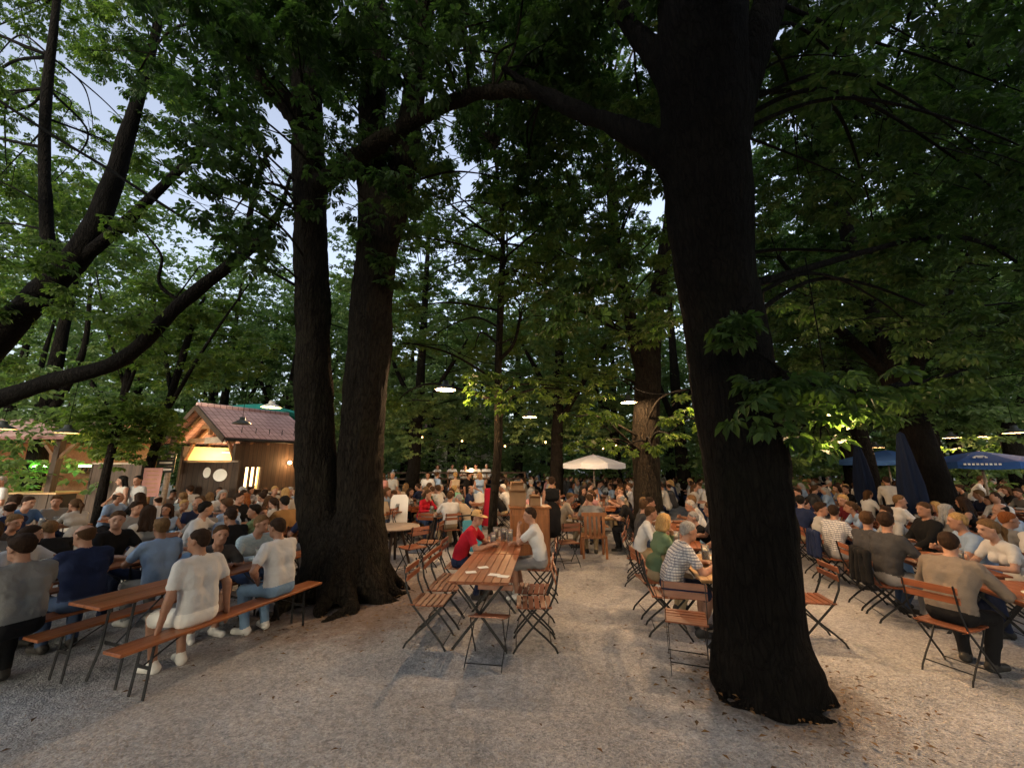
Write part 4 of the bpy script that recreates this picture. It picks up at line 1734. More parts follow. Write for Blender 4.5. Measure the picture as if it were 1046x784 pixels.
# the low bough beside the trunk, with the leaves that a lamp shines through
bLow = [blob(752, 318, 3.45, 0.20, 20), blob(745, 345, 3.4, 0.16, 14), blob(790, 392, 3.45, 0.26, 38), blob(768, 425, 3.2, 0.20, 26), blob(812, 405, 3.5, 0.28, 44), blob(850, 398, 3.7, 0.28, 40), blob(890, 392, 4.0, 0.30, 44),
        blob(930, 405, 4.3, 0.34, 46), blob(850, 425, 3.75, 0.20, 26), blob(880, 425, 3.9, 0.20, 22), blob(818, 440, 3.7, 0.13, 12), blob(838, 448, 3.75, 0.13, 13), blob(985, 380, 4.8, 0.45, 60)]
sLow = [Z(760, 372, 4.15, 0.10), Z(800, 385, 3.85, 0.06), Z(850, 400, 3.8, 0.04), Z(910, 395, 4.1, 0.03), Z(985, 380, 4.8, 0.02)]
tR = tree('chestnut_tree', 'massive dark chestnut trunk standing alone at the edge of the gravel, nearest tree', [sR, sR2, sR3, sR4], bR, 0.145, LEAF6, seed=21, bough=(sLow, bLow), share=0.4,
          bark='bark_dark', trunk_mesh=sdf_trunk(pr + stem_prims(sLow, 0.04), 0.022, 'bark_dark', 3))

# a tree added behind the viewer so its crown cuts the sky light overhead
rov = random.Random(77)
bOver = []
for i in range(130):
    x, y = rov.uniform(-7.5, 8), rov.uniform(-6.5, 1.9)
    if y < -2.5 and rov.random() < 0.45:
        continue
    bOver.append(((x, y, rov.uniform(6.0, 9.0)), (0.9, 0.9, 0.6), 170))
sB = [(-0.6, -5.2, -0.1, 0.42), (-0.6, -5.1, 1.5, 0.36), (-0.4, -4.4, 4.5, 0.33), (0.0, -3.2, 6.6, 0.25), (0.3, -1.8, 8.4, 0.16), (0.6, 0.2, 9.2, 0.08)]
sB2 = [(-0.4, -4.4, 4.4, 0.22), (-2.2, -3.2, 6.4, 0.15), (-4.4, -1.6, 7.6, 0.08)]
sB3 = [(-0.4, -4.4, 4.6, 0.22), (2.2, -3.4, 6.6, 0.15), (4.8, -1.8, 7.8, 0.08)]
tree('chestnut_tree', 'spreading chestnut tree added behind the viewer, its crown dimming the sky light overhead', [sB, sB2, sB3], bOver, 0.145, LEAF5, seed=41, bark='bark_dark')

# the forked trunk
BL = Vector((-2.72, 6.75, 0))
sL = [(-3.0, 6.75, -0.1, 0.40), (-3.02, 6.75, 0.6, 0.36), Z(325, 500, 6.65, 0.35), Z(321, 400, 6.85, 0.31), Z(319, 300, 7.1, 0.285), Z(317, 200, 7.4, 0.285), Z(314, 100, 7.8, 0.27), Z(310, 0, 8.2, 0.25), Z(305, -150, 9.0, 0.18)]
sL2 = [(-2.42, 6.75, -0.1, 0.42), (-2.43, 6.75, 0.6, 0.40), Z(367, 500, 6.65, 0.368), Z(374, 400, 6.9, 0.373), Z(381, 300, 7.15, 0.368), Z(384, 230, 7.4, 0.331), Z(380, 150, 7.7, 0.267), Z(382, 60, 8.1, 0.248), Z(384, -40, 8.6, 0.202)]
sL3 = [Z(388, 255, 7.3, 0.28), Z(408, 190, 7.5, 0.26), Z(420, 120, 7.8, 0.25), Z(430, 30, 8.2, 0.22), Z(440, -60, 8.7, 0.17)]
sL4 = [Z(322, 195, 7.35, 0.172), Z(345, 174, 7.2, 0.163), Z(385, 147, 6.95, 0.146), Z(430, 119, 6.6, 0.125), Z(480, 98, 6.2, 0.099), Z(525, 92, 5.85, 0.086), Z(565, 99, 5.5, 0.073), Z(610, 118, 5.05, 0.069)]
sL5 = [Z(315, 135, 7.6, 0.2), Z(290, 103, 7.4, 0.165), Z(268, 82, 7.2, 0.145), Z(256, 50, 7.2, 0.12), Z(262, 0, 7.4, 0.10), Z(270, -60, 7.7, 0.07)]
pl = stem_prims(sL, 0.2) + stem_prims(sL2, 0.2) + stem_prims(sL3, 0.12) + stem_prims(sL5, 0.1) + stem_prims(sL4, 0.1)
pl += [cone((-2.95, 6.72, 0.1), (-2.5, 6.72, 0.1), 0.44, 0.44, 0, 0.15), cone((-2.85, 6.75, 0.9), (-2.6, 6.75, 1.0), 0.30, 0.30, 0, 0.2)]
pl += roots(BL, 0.60, 12, 0.52, 9)
bL = region(4, 140, 570, -330, 90, 54, 5.2, 9.0, 0.6, 0.9, 200, gaps=((462, 75, 22, 30),), zlo=3.6)
bL += region(12, 180, 560, -150, 120, 60, 8, 11, 0.6, 0.9, 150, gaps=((462, 75, 22, 30),), zlo=3.6)
bL += region(5, 165, 300, 60, 250, 46, 5.4, 9, 0.4, 0.7, 115, gaps=((180, 235, 42, 60), (345, 235, 18, 60), (270, 100, 16, 24)), keep=0.85)
bL += region(6, 335, 570, 40, 215, 46, 6.0, 10.0, 0.4, 0.75, 115, gaps=((455, 75, 24, 36), (348, 235, 16, 50)), keep=0.92)
bL += [blob(386, 262, 6.8, 0.26, 34), blob(398, 285, 6.75, 0.2, 22), blob(372, 235, 6.9, 0.2, 20), blob(410, 240, 6.9, 0.24, 26), blob(315, 215, 6.9, 0.18, 14), blob(300, 325, 7.0, 0.2, 14)]
tree('chestnut_tree', 'two stemmed chestnut tree with spreading roots at the end of the long bench', [sL, sL2, sL3, sL4, sL5], bL, 0.145, LEAF6, seed=22, trunk_mesh=sdf_trunk(pl, 0.022, 'bark', 8, 0.03))

# the leaning tree at the picture's edge
sW = [(-8.6, 6.3, -0.1, 0.336), (-8.7, 6.35, 1.5, 0.296), Z(-30, 385, 8.0, 0.280), Z(5, 338, 8.1, 0.248), Z(83, 256, 8.3, 0.216), Z(112, 195, 8.6, 0.184), Z(128, 145, 8.9, 0.144), Z(150, 70, 9.4, 0.104), Z(175, -30, 10, 0.064)]
sW2 = [Z(-45, 430, 7.9, 0.185), Z(-5, 410, 7.7, 0.163), Z(43, 392, 7.6, 0.148), Z(126, 366, 7.7, 0.137), Z(186, 309, 7.9, 0.122), Z(252, 256, 8.2, 0.104), Z(284, 218, 8.5, 0.059), Z(297, 178, 8.8, 0.030)]
sW3 = [Z(70, 275, 8.3, 0.136), Z(125, 230, 8.3, 0.104), Z(185, 172, 8.6, 0.072), Z(240, 120, 9, 0.040)]
sW4 = [Z(58, 285, 8.3, 0.128), Z(48, 235, 8.5, 0.116), Z(46, 120, 9.0, 0.096), Z(58, 0, 9.6, 0.072), Z(64, -80, 10, 0.048)]
sW5 = [Z(252, 256, 8.2, 0.072), Z(258, 205, 8.5, 0.054), Z(275, 150, 8.9, 0.032)]
sW6 = [Z(186, 309, 7.9, 0.05), Z(163, 290, 7.8, 0.032), Z(165, 262, 7.9, 0.025), Z(150, 240, 8.0, 0.015)]
bW = region(7, -90, 210, -300, 130, 60, 7.5, 11, 0.5, 0.9, 160, gaps=((25, 150, 36, 22), (130, 10, 12, 16)), zlo=3.6, keep=0.85)
bW += region(28, -140, 150, -220, 210, 58, 9, 14, 0.7, 1.0, 150, gaps=((40, 150, 30, 16),), zlo=3.6)
bW += region(18, -90, 330, -200, 240, 66, 10.5, 15, 0.7, 1.1, 170, gaps=((40, 150, 36, 18), (180, 240, 34, 40)), zlo=3.6, keep=0.9)
bW += region(8, -90, 290, 180, 400, 45, 7.2, 11, 0.4, 0.75, 125, gaps=((25, 150, 44, 26), (180, 235, 46, 56), (60, 375, 40, 16), (285, 300, 60, 50), (225, 425, 110, 62), (30, 425, 95, 40)), keep=0.82)
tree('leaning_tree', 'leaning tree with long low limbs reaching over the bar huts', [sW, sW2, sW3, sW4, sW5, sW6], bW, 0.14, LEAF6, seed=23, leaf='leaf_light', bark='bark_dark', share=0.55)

# mid-distance trees between the tables
sP = [(-0.42, 9.0, -0.1, 0.12), (-0.42, 9.0, 1.0, 0.10), Z(509, 450, 8.9, 0.095), Z(509, 370, 9.1, 0.085), Z(512, 300, 9.4, 0.08), Z(513, 230, 9.8, 0.06), Z(505, 150, 10.3, 0.04)]
sP2 = [Z(510, 368, 9.1, 0.05), Z(525, 350, 9.0, 0.04), Z(532, 320, 9.2, 0.03)]
bP = region(29, 400, 640, 100, 300, 52, 8.5, 12.5, 0.5, 0.8, 130, gaps=((455, 150, 14, 24), (520, 225, 12, 18)))
bP += region(19, 330, 620, -260, 190, 62, 10.5, 15.5, 0.75, 1.1, 165, gaps=((462, 75, 20, 28), (340, 240, 16, 44)))
bP += region(9, 400, 620, 180, 400, 42, 7.8, 12.5, 0.45, 0.75, 100, gaps=((455, 400, 22, 30),), keep=0.95)
tree('slender_tree', 'slender young tree rising beside the wooden serving cabinet', [sP, sP2], bP, 0.145, seed=24, leaf='leaf_light', flare=0.3)

b6 = Vector((atd(660, 470, 11.0).x, 11.0, 0))
sQ = [(b6.x, b6.y, -0.1, 0.42), (b6.x, b6.y, 1.0, 0.37), Z(660, 450, b6.y + 0.0, 0.36), Z(662, 380, b6.y + 0.3, 0.34), Z(668, 325, b6.y + 0.6, 0.26), Z(680, 250, b6.y + 1.0, 0.2), Z(690, 160, b6.y + 1.6, 0.13)]
sQ2 = [Z(661, 395, b6.y + 0.2, 0.25), Z(645, 330, b6.y + 0.4, 0.2), Z(628, 260, b6.y + 0.7, 0.19), Z(625, 200, b6.y + 1.1, 0.15), Z(615, 120, b6.y + 1.6, 0.1)]
bQ = region(20, 520, 700, -200, 140, 60, 9.5, 15, 0.7, 1.05, 160)
bQ += region(10, 530, 715, 130, 405, 42, 7.5, 13, 0.45, 0.75, 105, gaps=((660, 395, 22, 40),), keep=0.9)
bQ += [blob(612, 452, 8.6, 0.28, 34), blob(585, 455, 9.0, 0.22, 20), blob(636, 458, 8.2, 0.22, 24), blob(690, 450, 7.0, 0.26, 26), blob(665, 455, 7.2, 0.2, 18), blob(620, 430, 8.0, 0.35, 40), blob(590, 425, 8.5, 0.4, 40), blob(700, 425, 6.6, 0.35, 34)]
tree('chestnut_tree', 'chestnut tree with lamp-lit trunk standing behind the table of diners in pale shirts', [sQ, sQ2], bQ, 0.145, seed=25, leaf='leaf_light')
# more trees of the garden, each with its own crown
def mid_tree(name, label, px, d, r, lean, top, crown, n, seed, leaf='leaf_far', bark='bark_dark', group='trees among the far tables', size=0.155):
    b = atd(px, 470, d)
    st = [(b.x, d, -0.1, r * 1.15), (b.x + lean * 0.1, d, 1.2, r), (b.x + lean * 0.45, d + 0.1, 3.5, r * 0.85), (b.x + lean, d + 0.2, 6.5, r * 0.65), (b.x + lean * 1.3, d + 0.3, top, r * 0.25)]
    rr = random.Random(seed)
    st2 = [(b.x + lean * 0.5, d + 0.1, 3.6, r * 0.5), (b.x + lean + 1.0, d - 0.4, 5.5, r * 0.35), (b.x + lean + 2.2, d - 0.6, 7.5, r * 0.15)]
    st3 = [(b.x + lean * 0.6, d + 0.1, 4.2, r * 0.5), (b.x + lean - 1.0, d + 0.3, 6.0, r * 0.35), (b.x + lean - 2.0, d + 0.5, 8.0, r * 0.15)]
    z0, z1, R = crown
    bl = []
    for i in range(n):
        a, q = rr.uniform(0, 2 * PI), R * math.sqrt(rr.random())
        z = rr.uniform(z0, z1)
        s = 0.75 + 0.4 * math.sin(PI * (z - z0) / (z1 - z0))
        rad = rr.uniform(0.55, 0.95)
        bl.append(((b.x + lean * 0.8 + q * s * math.cos(a), d + 0.2 + q * s * math.sin(a), z), (rad, rad, rad * 0.7), int(95 * rr.uniform(0.7, 1.3))))
    return tree(name, label, [st, st2, st3], bl, size, seed=seed, leaf=leaf, bark=bark, group=group, share=0.4)


mid_tree('chestnut_tree', 'leafy tree with lamp-lit low leaves right of the serving cabinet', 567, 15.5, 0.27, 0.3, 14.5, (3.0, 14.5, 3.8), 144, 31)
mid_tree('chestnut_tree', 'bushy dark tree just beyond the standing guests by the stage', 422, 17.0, 0.30, 0.1, 14.5, (2.7, 14.5, 4), 161, 32)
mid_tree('chestnut_tree', 'dark leaning tree beside the two closed blue parasols', 955, 9.8, 0.33, -0.75, 13.5, (3.3, 14, 4), 161, 33, leaf='leaf')
mid_tree('chestnut_tree', 'slim dark tree behind the open blue parasol', 982, 16.5, 0.24, -0.2, 14.5, (3.2, 14.5, 4), 144, 34)
mid_tree('chestnut_tree', 'thick tree at the far right end of the lamp row', 1038, 15.0, 0.30, 0.2, 14.5, (3.0, 14.5, 4.2), 144, 35)
mid_tree('slender_tree', 'slender leaning tree in front of the kiosk gable', 149, 11.6, 0.13, 0.5, 7.5, (4.6, 7.6, 1.9), 36, 36, leaf='leaf_light')
mid_tree('chestnut_tree', 'dark tree rising between the dark trunk and the blue parasols', 884, 13.5, 0.28, 0.1, 14.5, (3.4, 14.5, 3.8), 136, 37)
mid_tree('chestnut_tree', 'young tree with drooping foliage in front of the beer bar', 112, 10.5, 0.10, -0.2, 4.2, (2.35, 3.8, 0.95), 18, 38, leaf='leaf_light')

# ------------------------------------------------------------------ ground and far trees
gb = MB()
S = 400.0
xs = [-S, -60, -25] + [-16 + i * 0.5 for i in range(65)] + [25, 60, S]
ys = [-S, -40, -10] + [-3 + i * 0.5 for i in range(55)] + [30, 50, 90, S]
gv = [(x, y, 0.0) for y in ys for x in xs]
gz = vnoise(np.array(gv), 0.7, 5) * 0.018 + vnoise(np.array(gv), 2.1, 6) * 0.008
gv = [(p[0], p[1], float(z) if abs(p[0]) < 17 and -3 < p[1] < 25 else 0.0) for p, z in zip(gv, gz)]
w = len(xs)
gb.add(gv, [(j * w + i, j * w + i + 1, (j + 1) * w + i + 1, (j + 1) * w + i) for j in range(len(ys) - 1) for i in range(w - 1)], 0, True)
tag(gb.build('gravel_ground', M['ground']), kind='structure')

protos = []
for k in range(3):
    rr = random.Random(90 + k)
    H = 13 + k
    st = [[(0, 0, -0.1, 0.34), (0.1, 0, 2, 0.28), (0.2, 0.1, 6, 0.2), (0.1, 0.2, H * 0.85, 0.06)], [(0.1, 0, 3, 0.16), (1.4, 0.3, 5.5, 0.1), (2.4, 0.2, 8, 0.05)], [(0.15, 0, 3.6, 0.16), (-1.5, -0.3, 6, 0.1), (-2.3, 0, 8.5, 0.05)]]
    bl = []
    for i in range(85):
        a, q = rr.uniform(0, 2 * PI), 4.4 * math.sqrt(rr.random())
        t = rr.random()
        z = 1.1 + (H - 1.1) * t
        s = 0.62 + 0.55 * math.sin(PI * min(1, t * 1.15 + 0.12))
        rad = rr.uniform(0.7, 1.25)
        bl.append(((q * s * math.cos(a), q * s * math.sin(a), z), (rad, rad, rad * 0.75), int(62 * rr.uniform(0.7, 1.3))))
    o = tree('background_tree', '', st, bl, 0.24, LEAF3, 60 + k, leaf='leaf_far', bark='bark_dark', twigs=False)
    protos.append(Proto(o))
far_spots = []
rr = random.Random(404)
for ring, (d0, n, a0, a1) in enumerate(((23.5, 15, -57, 57), (31, 18, -56, 57), (41, 20, -55, 56), (55, 22, -54, 55))):
    for i in range(n):
        a = math.radians(a0 + (a1 - a0) * (i + 0.5 * (ring % 2) + rr.uniform(-0.2, 0.2)) / (n - 1))
        d = d0 * rr.uniform(0.94, 1.08)
        far_spots.append((d * math.sin(a), d * math.cos(a), ring))
ringname = ['on the first line of trees behind the tables', 'on the second line of trees behind the tables', 'on the third line of trees behind the tables', 'on the farthest line of trees']
cnt = {}
for i, (x, y, ring) in enumerate(far_spots):
    if ring == 0 and (-17 < x < -5 or (-5 < x < 0.5)):
        y += 5.5
        x *= 1.15
    cnt[ring] = cnt.get(ring, 0) + 1
    protos[i % 3].place((x, y, 0), rr.uniform(0, 6.28), '%s broad green crown from the left %s' % (ordn(cnt[ring] - 1), ringname[ring]), 'trees closing the garden', 'tree', rr.uniform(0.9, 1.15))

lr = np.random.default_rng(3)
n1, n2, n3 = 220, 700, 420
lx = np.concatenate([lr.uniform(-9, 9, n1), -2.5 + lr.normal(size=n2) * 1.2, 2.4 + lr.normal(size=n3) * 0.62])
ly = np.concatenate([lr.uniform(1.0, 10, n1), 6.5 + lr.normal(size=n2) * 1.0, 4.1 + lr.normal(size=n3) * 0.62])
lv, lf = [], []
for i, (x, y) in enumerate(zip(lx, ly)):
    s_ = lr.uniform(0.012, 0.04)
    a_ = lr.uniform(0, 6.28)
    z_ = 0.022 + lr.uniform(0, 0.015)
    for (u, w_, zz) in ((-1, 0, 0), (0, 0.42, 0.25), (1, 0, 0.1), (0, -0.42, 0.3)):
        lv.append((x + s_ * (u * math.cos(a_) - w_ * math.sin(a_)), y + s_ * (u * math.sin(a_) + w_ * math.cos(a_)), z_ + s_ * zz))
    lf.append((4 * i, 4 * i + 1, 4 * i + 2, 4 * i + 3))
tag(link('fallen_leaves', np_mesh('fallen_leaves', np.array(lv), np.array(lf), [M['dry_leaf']], smooth=False)), 'small dry leaves and litter lying on the gravel', 'leaf litter', kind='stuff')
hv_, hf_ = leaf_cloud([((dd * math.sin(math.radians(a_)), dd * math.cos(math.radians(a_)), zz), (2.6, 2.6, 1.7), 75) for dd in (60, 64) for a_ in range(-60, 61, 2) for zz in (1.4, 3.6, 6.0)], 0.5, LEAF3, 99)
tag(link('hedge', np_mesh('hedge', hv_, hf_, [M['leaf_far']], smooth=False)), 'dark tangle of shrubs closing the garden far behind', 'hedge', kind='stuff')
for i in range(13):  # unseen trees added behind the viewer to hold off low sky light
    a = math.radians(112 + 136 * i / 12 + rr.uniform(-4, 4))
    d = rr.uniform(10.5, 14)
    protos[i % 3].place((d * math.sin(a), d * math.cos(a), 0), rr.uniform(0, 6.28), '%s tree of the unseen line added behind the viewer to block sky light' % ordn(i), 'unseen trees added behind the path', 'tree', rr.uniform(0.9, 1.1))

# ------------------------------------------------------------------ the kiosk
C0 = Vector((-10.1, 13.8, 0))
U, Vv = Vector((0.5, 0.866, 0)), Vector((-0.866, 0.5, 0))
kiosk = empty('kiosk', C0, math.atan2(0.866, 0.5))     # local x runs along the ridge, local y across the gable
tag(kiosk, 'timber kiosk with a dusty red tiled roof and a lit serving gable', 'kiosk')
W, Lk, EH, RH_ = 5.2, 3.5, 3.0, 4.35
for s in (0, 1):
    b = MB()
    y0 = 0 if s == 0 else W
    vs = [(-0.1, W / 2, RH_), (Lk, W / 2, RH_), (Lk, y0, EH), (-0.1, y0, EH)]
    vs2 = [(x, y, z - 0.09) for x, y, z in vs]
    b.add(vs + vs2, [(0, 1, 2, 3), (7, 6, 5, 4), (0, 3, 7, 4), (1, 5, 6, 2), (3, 2, 6, 7), (0, 4, 5, 1)], 0)
    b.build('roof', M['tile'], kiosk)
b = MB()
b.tube([(-0.12, W / 2, RH_ + 0.02), (Lk, W / 2, RH_ + 0.02)], 0.09, 8)
b.build('ridge', M['tile'], kiosk)
for s in (0, 1):
    y0 = 0 if s == 0 else W
    b = MB()
    b.bar((-0.13, y0, EH - 0.10), (-0.13, W / 2, RH_ - 0.10), 0.05, 0.2, (0, 0, 1))
    b.build('barge_board', M['dark_wood'], kiosk)
    b = MB()
    b.tube([(-0.1, y0 + (-0.07 if s == 0 else 0.07), EH - 0.08), (Lk, y0 + (-0.07 if s == 0 else 0.07), EH - 0.08)], 0.06, 8)
    b.build('gutter', M['iron'], kiosk)
for x in (0.25, 0.85, 1.45):
    for s in (0, 1):
        y0 = 0.1 if s == 0 else W - 0.1
        b = MB()
        b.bar((x, y0, EH - 0.16), (x, W / 2, RH_ - 0.19), 0.09, 0.13, (0, 0, 1))
        b.build('rafter', M['beam_wood'], kiosk)
for z, y0, y1 in ((EH + 0.02, 0.9, W - 0.9), (EH + 0.55, 1.9, W - 1.9)):
    b = MB()
    b.box((0.5, W / 2, z), (0.14, y1 - y0, 0.16))
    b.build('tie_beam', M['beam_wood'], kiosk)
b = MB()
b.box((0.5, W / 2, EH + 0.7), (0.13, 0.13, 1.0))
b.build('king_post', M['beam_wood'], kiosk)
for y in (0.45, W - 0.45):
    b = MB()
    b.box((0.55, y, (EH - 0.2) / 2), (0.2, 0.2, EH - 0.2))
    b.build('post', M['dark_wood'], kiosk)
    b = MB()
    s = 1 if y < 3 else -1
    b.bar((0.55, y, 2.1), (0.55, y + 0.7 * s, EH - 0.1), 0.1, 0.1, (1, 0, 0))
    b.build('brace', M['beam_wood'], kiosk)
# side wall towards the viewer (local y = 0.4), with a lit hatch
for i, (x0, x1, z0, z1) in enumerate(((0.6, 0.85, 0, EH - 0.12), (0.85, 1.45, 0, 1.15), (0.85, 1.45, 1.95, EH - 0.12), (1.45, Lk - 0.15, 0, EH - 0.12))):
    b = MB()
    b.box(((x0 + x1) / 2, 0.42, (z0 + z1) / 2), (x1 - x0, 0.08, z1 - z0))
    b.build('side_wall', M['boards'], kiosk)
b = MB()
b.box((1.15, 0.80, 1.55), (0.7, 0.02, 0.9))
b.build('lit_hatch', M['warm_panel'], kiosk)
for x in (0.85, 1.05, 1.25, 1.45):
    b = MB()
    b.box((x, 0.40, 1.55), (0.05, 0.12, 0.82))
    b.build('mullion', M['dark_wood'], kiosk)
b = MB()
b.box((1.15, 0.20, 1.12), (0.75, 0.4, 0.05))
b.build('counter', M['dark_wood'], kiosk)
b = MB()
b.box((2.4, 0.05, 1.0), (1.3, 0.6, 0.06), mi=0)
b.box((2.4, 0.08, 0.5), (1.2, 0.5, 0.9), mi=1)
b.build('side_counter', [M['plate'], M['dark_wood']], kiosk)
# back wall of the serving bay inside, and its warm lights
b = MB()
b.box((2.6, W / 2, 1.45), (0.08, W - 0.9, 2.9))
b.build('bay_wall', M['beige_wall'], kiosk)
b = MB()
b.box((1.6, W - 0.45, 1.4), (2.0, 0.08, 2.8))
b.build('bay_wall', M['beige_wall'], kiosk)
for k, (y, wd) in enumerate(((1.4, 0.8), (2.9, 0.9), (4.4, 0.9))):
    b = MB()
    b.box((2.54, y, 2.35), (0.03, wd, 0.28), mi=0)
    b.box((2.515, y, 2.35), (0.02, wd * 0.8, 0.10), mi=1)
    b.build('menu_board', [M['black'], M['grey_wood']], kiosk)
b = MB()
b.box((1.0, 3.4, 0.55), (0.6, 4.2, 1.1), mi=0)
b.box((1.0, 3.4, 1.13), (0.75, 4.3, 0.06), mi=1)
b.build('serving_counter', [M['dark_wood'], M['pale_wood']], kiosk)
b = MB()
b.box((2.53, 3.4, 1.60), (0.03, 1.3, 0.9))
b.build('lit_cabinet', M['warm_panel'], kiosk)
for (x, y, z, e) in ((1.7, 1.6, 2.5, 60), (1.7, 3.8, 2.5, 90)):
    ld = bpy.data.lights.new('bay_light', 'POINT')
    ld.energy, ld.color, ld.shadow_soft_size = e * 0.7, (1.0, 0.66, 0.32), 0.12
    lo_ = bpy.data.objects.new('bay_light', ld)
    COL.objects.link(lo_)
    lo_.parent = kiosk
    lo_.location = (x, y, z)
    b = MB()
    b.lathe([(0.16, z + 0.06), (0.05, z + 0.16), (0.001, z + 0.17)], 16, (x, y, 0), 0)
    b.build('ceiling_lamp', M['white_enamel'], kiosk)
# wall lamp on the side wall
b = MB()
v, f = uv_ball(12, 8)
b.add(v * 0.07 + A3(2.45, 0.24, 2.12), f, 0, True)
b.build('wall_lamp', M['bulb'], kiosk)
ld = bpy.data.lights.new('wall_light', 'POINT')
ld.energy, ld.color, ld.shadow_soft_size = 14, (1.0, 0.55, 0.22), 0.07
lo_ = bpy.data.objects.new('wall_light', ld)
COL.objects.link(lo_)
lo_.parent = kiosk
lo_.location = (2.45, 0.02, 2.12)
for i in range(6):
    b = MB()
    b.bar((0.6 + i * 0.5, 0.42, EH + 0.20), (0.6 + i * 0.5, 0.42, EH + 0.42), 0.03, 0.012, (1, 0, 0))
    b.build('snow_guard', M['iron'], kiosk)

# sign board over the gable bay
b = MB()
b.box((0.40, W * 0.36, EH - 0.02), (0.04, 1.7, 0.24), mi=0)
b.build('name_board', [M['grey_wood']], kiosk)

# dark plank screen with two round white signs in front of the kiosk
def board_thing(name, label, cat, p0, p1, z0, z1, mat, th=0.06):
    o = empty(name, ((p0[0] + p1[0]) / 2, (p0[1] + p1[1]) / 2, 0), math.atan2(p1[1] - p0[1], p1[0] - p0[0]))
    L = math.hypot(p1[0] - p0[0], p1[1] - p0[1])
    tag(o, label, cat)
    b = MB()
    b.box((0, 0, (z0 + z1) / 2), (L, th, z1 - z0))
    b.build('boarding', mat, o)
    b = MB()
    b.box((0, 0, z1 + 0.03), (L + 0.06, th + 0.06, 0.05))
    b.build('top_rail', M['grey_wood'], o)
    for s in (-1, 1):
        b = MB()
        b.box((s * (L / 2 + 0.042), 0, (z1 + 0.05) / 2), (0.08, 0.09, z1 + 0.05))
        b.build('post', M['dark_wood'], o)
    return o, L


q0, q1 = atd(190, 470, 12.3), atd(243, 470, 12.6)
sc_, L_ = board_thing('plank_screen', 'dark plank screen with two round white signs before the kiosk', 'screen', q0, q1, 0.0, 2.12, M['boards'])
for fx, rw, hh in ((0.42 * L_ / 2, 0.19, 1.72), (-0.10 * L_ / 2, 0.10, 1.80)):
    b = MB()
    ring = [(fx + rw * math.cos(2 * PI * k / 24), -0.035, hh + (0.19 if rw > 0.15 else 0.16) * math.sin(2 * PI * k / 24)) for k in range(24)]
    b.poly(ring, 0.025, (0, -1, 0))
    b.build('round_sign', M['white_paint'], sc_)
p0, p1 = atd(98, 470, 13.2), atd(146, 470, 12.6)
board_thing('plank_fence', 'tall dark plank fence between the beer bar and the kiosk', 'fence', p0, p1, 0.0, 2.05, M['boards'])

# pink menu board and sign post by the kiosk
q = atd(157, 480, 11.4)
mb = empty('menu_stand', (q.x, q.y, 0), 0.55)
tag(mb, 'tall pink menu board on legs near the kiosk gable', 'sign')
b = MB()
b.box((0, 0, 1.55), (0.40, 0.05, 0.80))
b.build('board', M['pink_board'], mb)
for s in (-1, 1):
    b = MB()
    b.box((0.16 * s, 0.036, 0.6), (0.05, 0.02, 1.2))
    b.build('leg', M['dark_wood'], mb)
for k in range(6):
    b = MB()
    b.box((-0.02 + 0.03 * (k % 2), -0.028, 1.86 - 0.115 * k), (0.26, 0.006, 0.022))
    b.build('text_line', M['pale_wood'], mb)
q = atd(172, 480, 12.0)
sp = empty('sign_post', (q.x, q.y, 0), 0.5)
tag(sp, 'weathered post carrying a stack of small dark signs beside the kiosk', 'sign post')
b = MB()
b.tube([(0, 0, 0), (0, 0, 2.95)], 0.075, 12)
b.build('post', M['grey_wood'], sp)
for k in range(3):
    b = MB()
    b.box((-0.06, -0.10, 2.30 - 0.20 * k), (0.42, 0.03, 0.17), mi=0)
    b.box((-0.06, -0.118, 2.30 - 0.20 * k), (0.30, 0.006, 0.05), mi=1)
    b.build('sign_plate', [M['dark_enamel'], M['paper']], sp)

# ------------------------------------------------------------------ the beer bar further to the side
bar = empty('beer_bar', (-18.8, 13.6, 0), 0.0)
tag(bar, 'long low beer bar with a red roof, lit counter and green lights', 'bar')
EHb = 2.95
for s, (ya, yb, za, zb) in enumerate(((-0.9, 1.0, EHb, 3.75), (2.9, 1.0, EHb, 3.75))):
    b = MB()
    vs = [(-9, yb, zb), (4.2, yb, zb), (4.2, ya, za), (-9, ya, za)]
    b.add(vs + [(x, y, z - 0.09) for x, y, z in vs], [(0, 1, 2, 3), (7, 6, 5, 4), (0, 3, 7, 4), (1, 5, 6, 2), (3, 2, 6, 7), (0, 4, 5, 1)])
    b.build('roof', M['tile'], bar)
b = MB()
b.box((-2.4, 2.6, 1.45), (13, 0.1, 2.9))
b.build('back_wall', M['beam_wood'], bar)
for x in (-8.5, -5.3, -2.4, 0.5, 3.6):
    b = MB()
    b.box((x, -0.5, EHb / 2 - 0.03), (0.18, 0.18, EHb - 0.08))
    b.build('post', M['dark_wood'], bar)
    for s in (-1, 1):
        b = MB()
        b.bar((x, -0.5, 2.2), (x + 0.6 * s, -0.5, EHb - 0.12), 0.09, 0.09, (0, 1, 0))
        b.build('brace', M['beam_wood'], bar)
b = MB()
b.box((-2.4, -0.3, 0.55), (12.8, 0.55, 1.1), mi=0)
b.box((-2.4, -0.32, 1.13), (12.9, 0.75, 0.06), mi=1)
b.build('bar_counter', [M['boards'], M['pale_wood']], bar)
for x in (2.3, 4.1):
    b = MB()
    b.box((x - 0.5, 0.5, 2.0), (0.62, 0.06, 0.07))
    b.build('green_light', M['green_tube'], bar)
    ld = bpy.data.lights.new('green_lamp', 'POINT')
    ld.energy, ld.color, ld.shadow_soft_size = 5, (0.5, 1.0, 0.35), 0.15
    lo_ = bpy.data.objects.new('green_lamp', ld)
    COL.objects.link(lo_)
    lo_.parent = bar
    lo_.location = (x - 0.5, 0.4, 1.9)
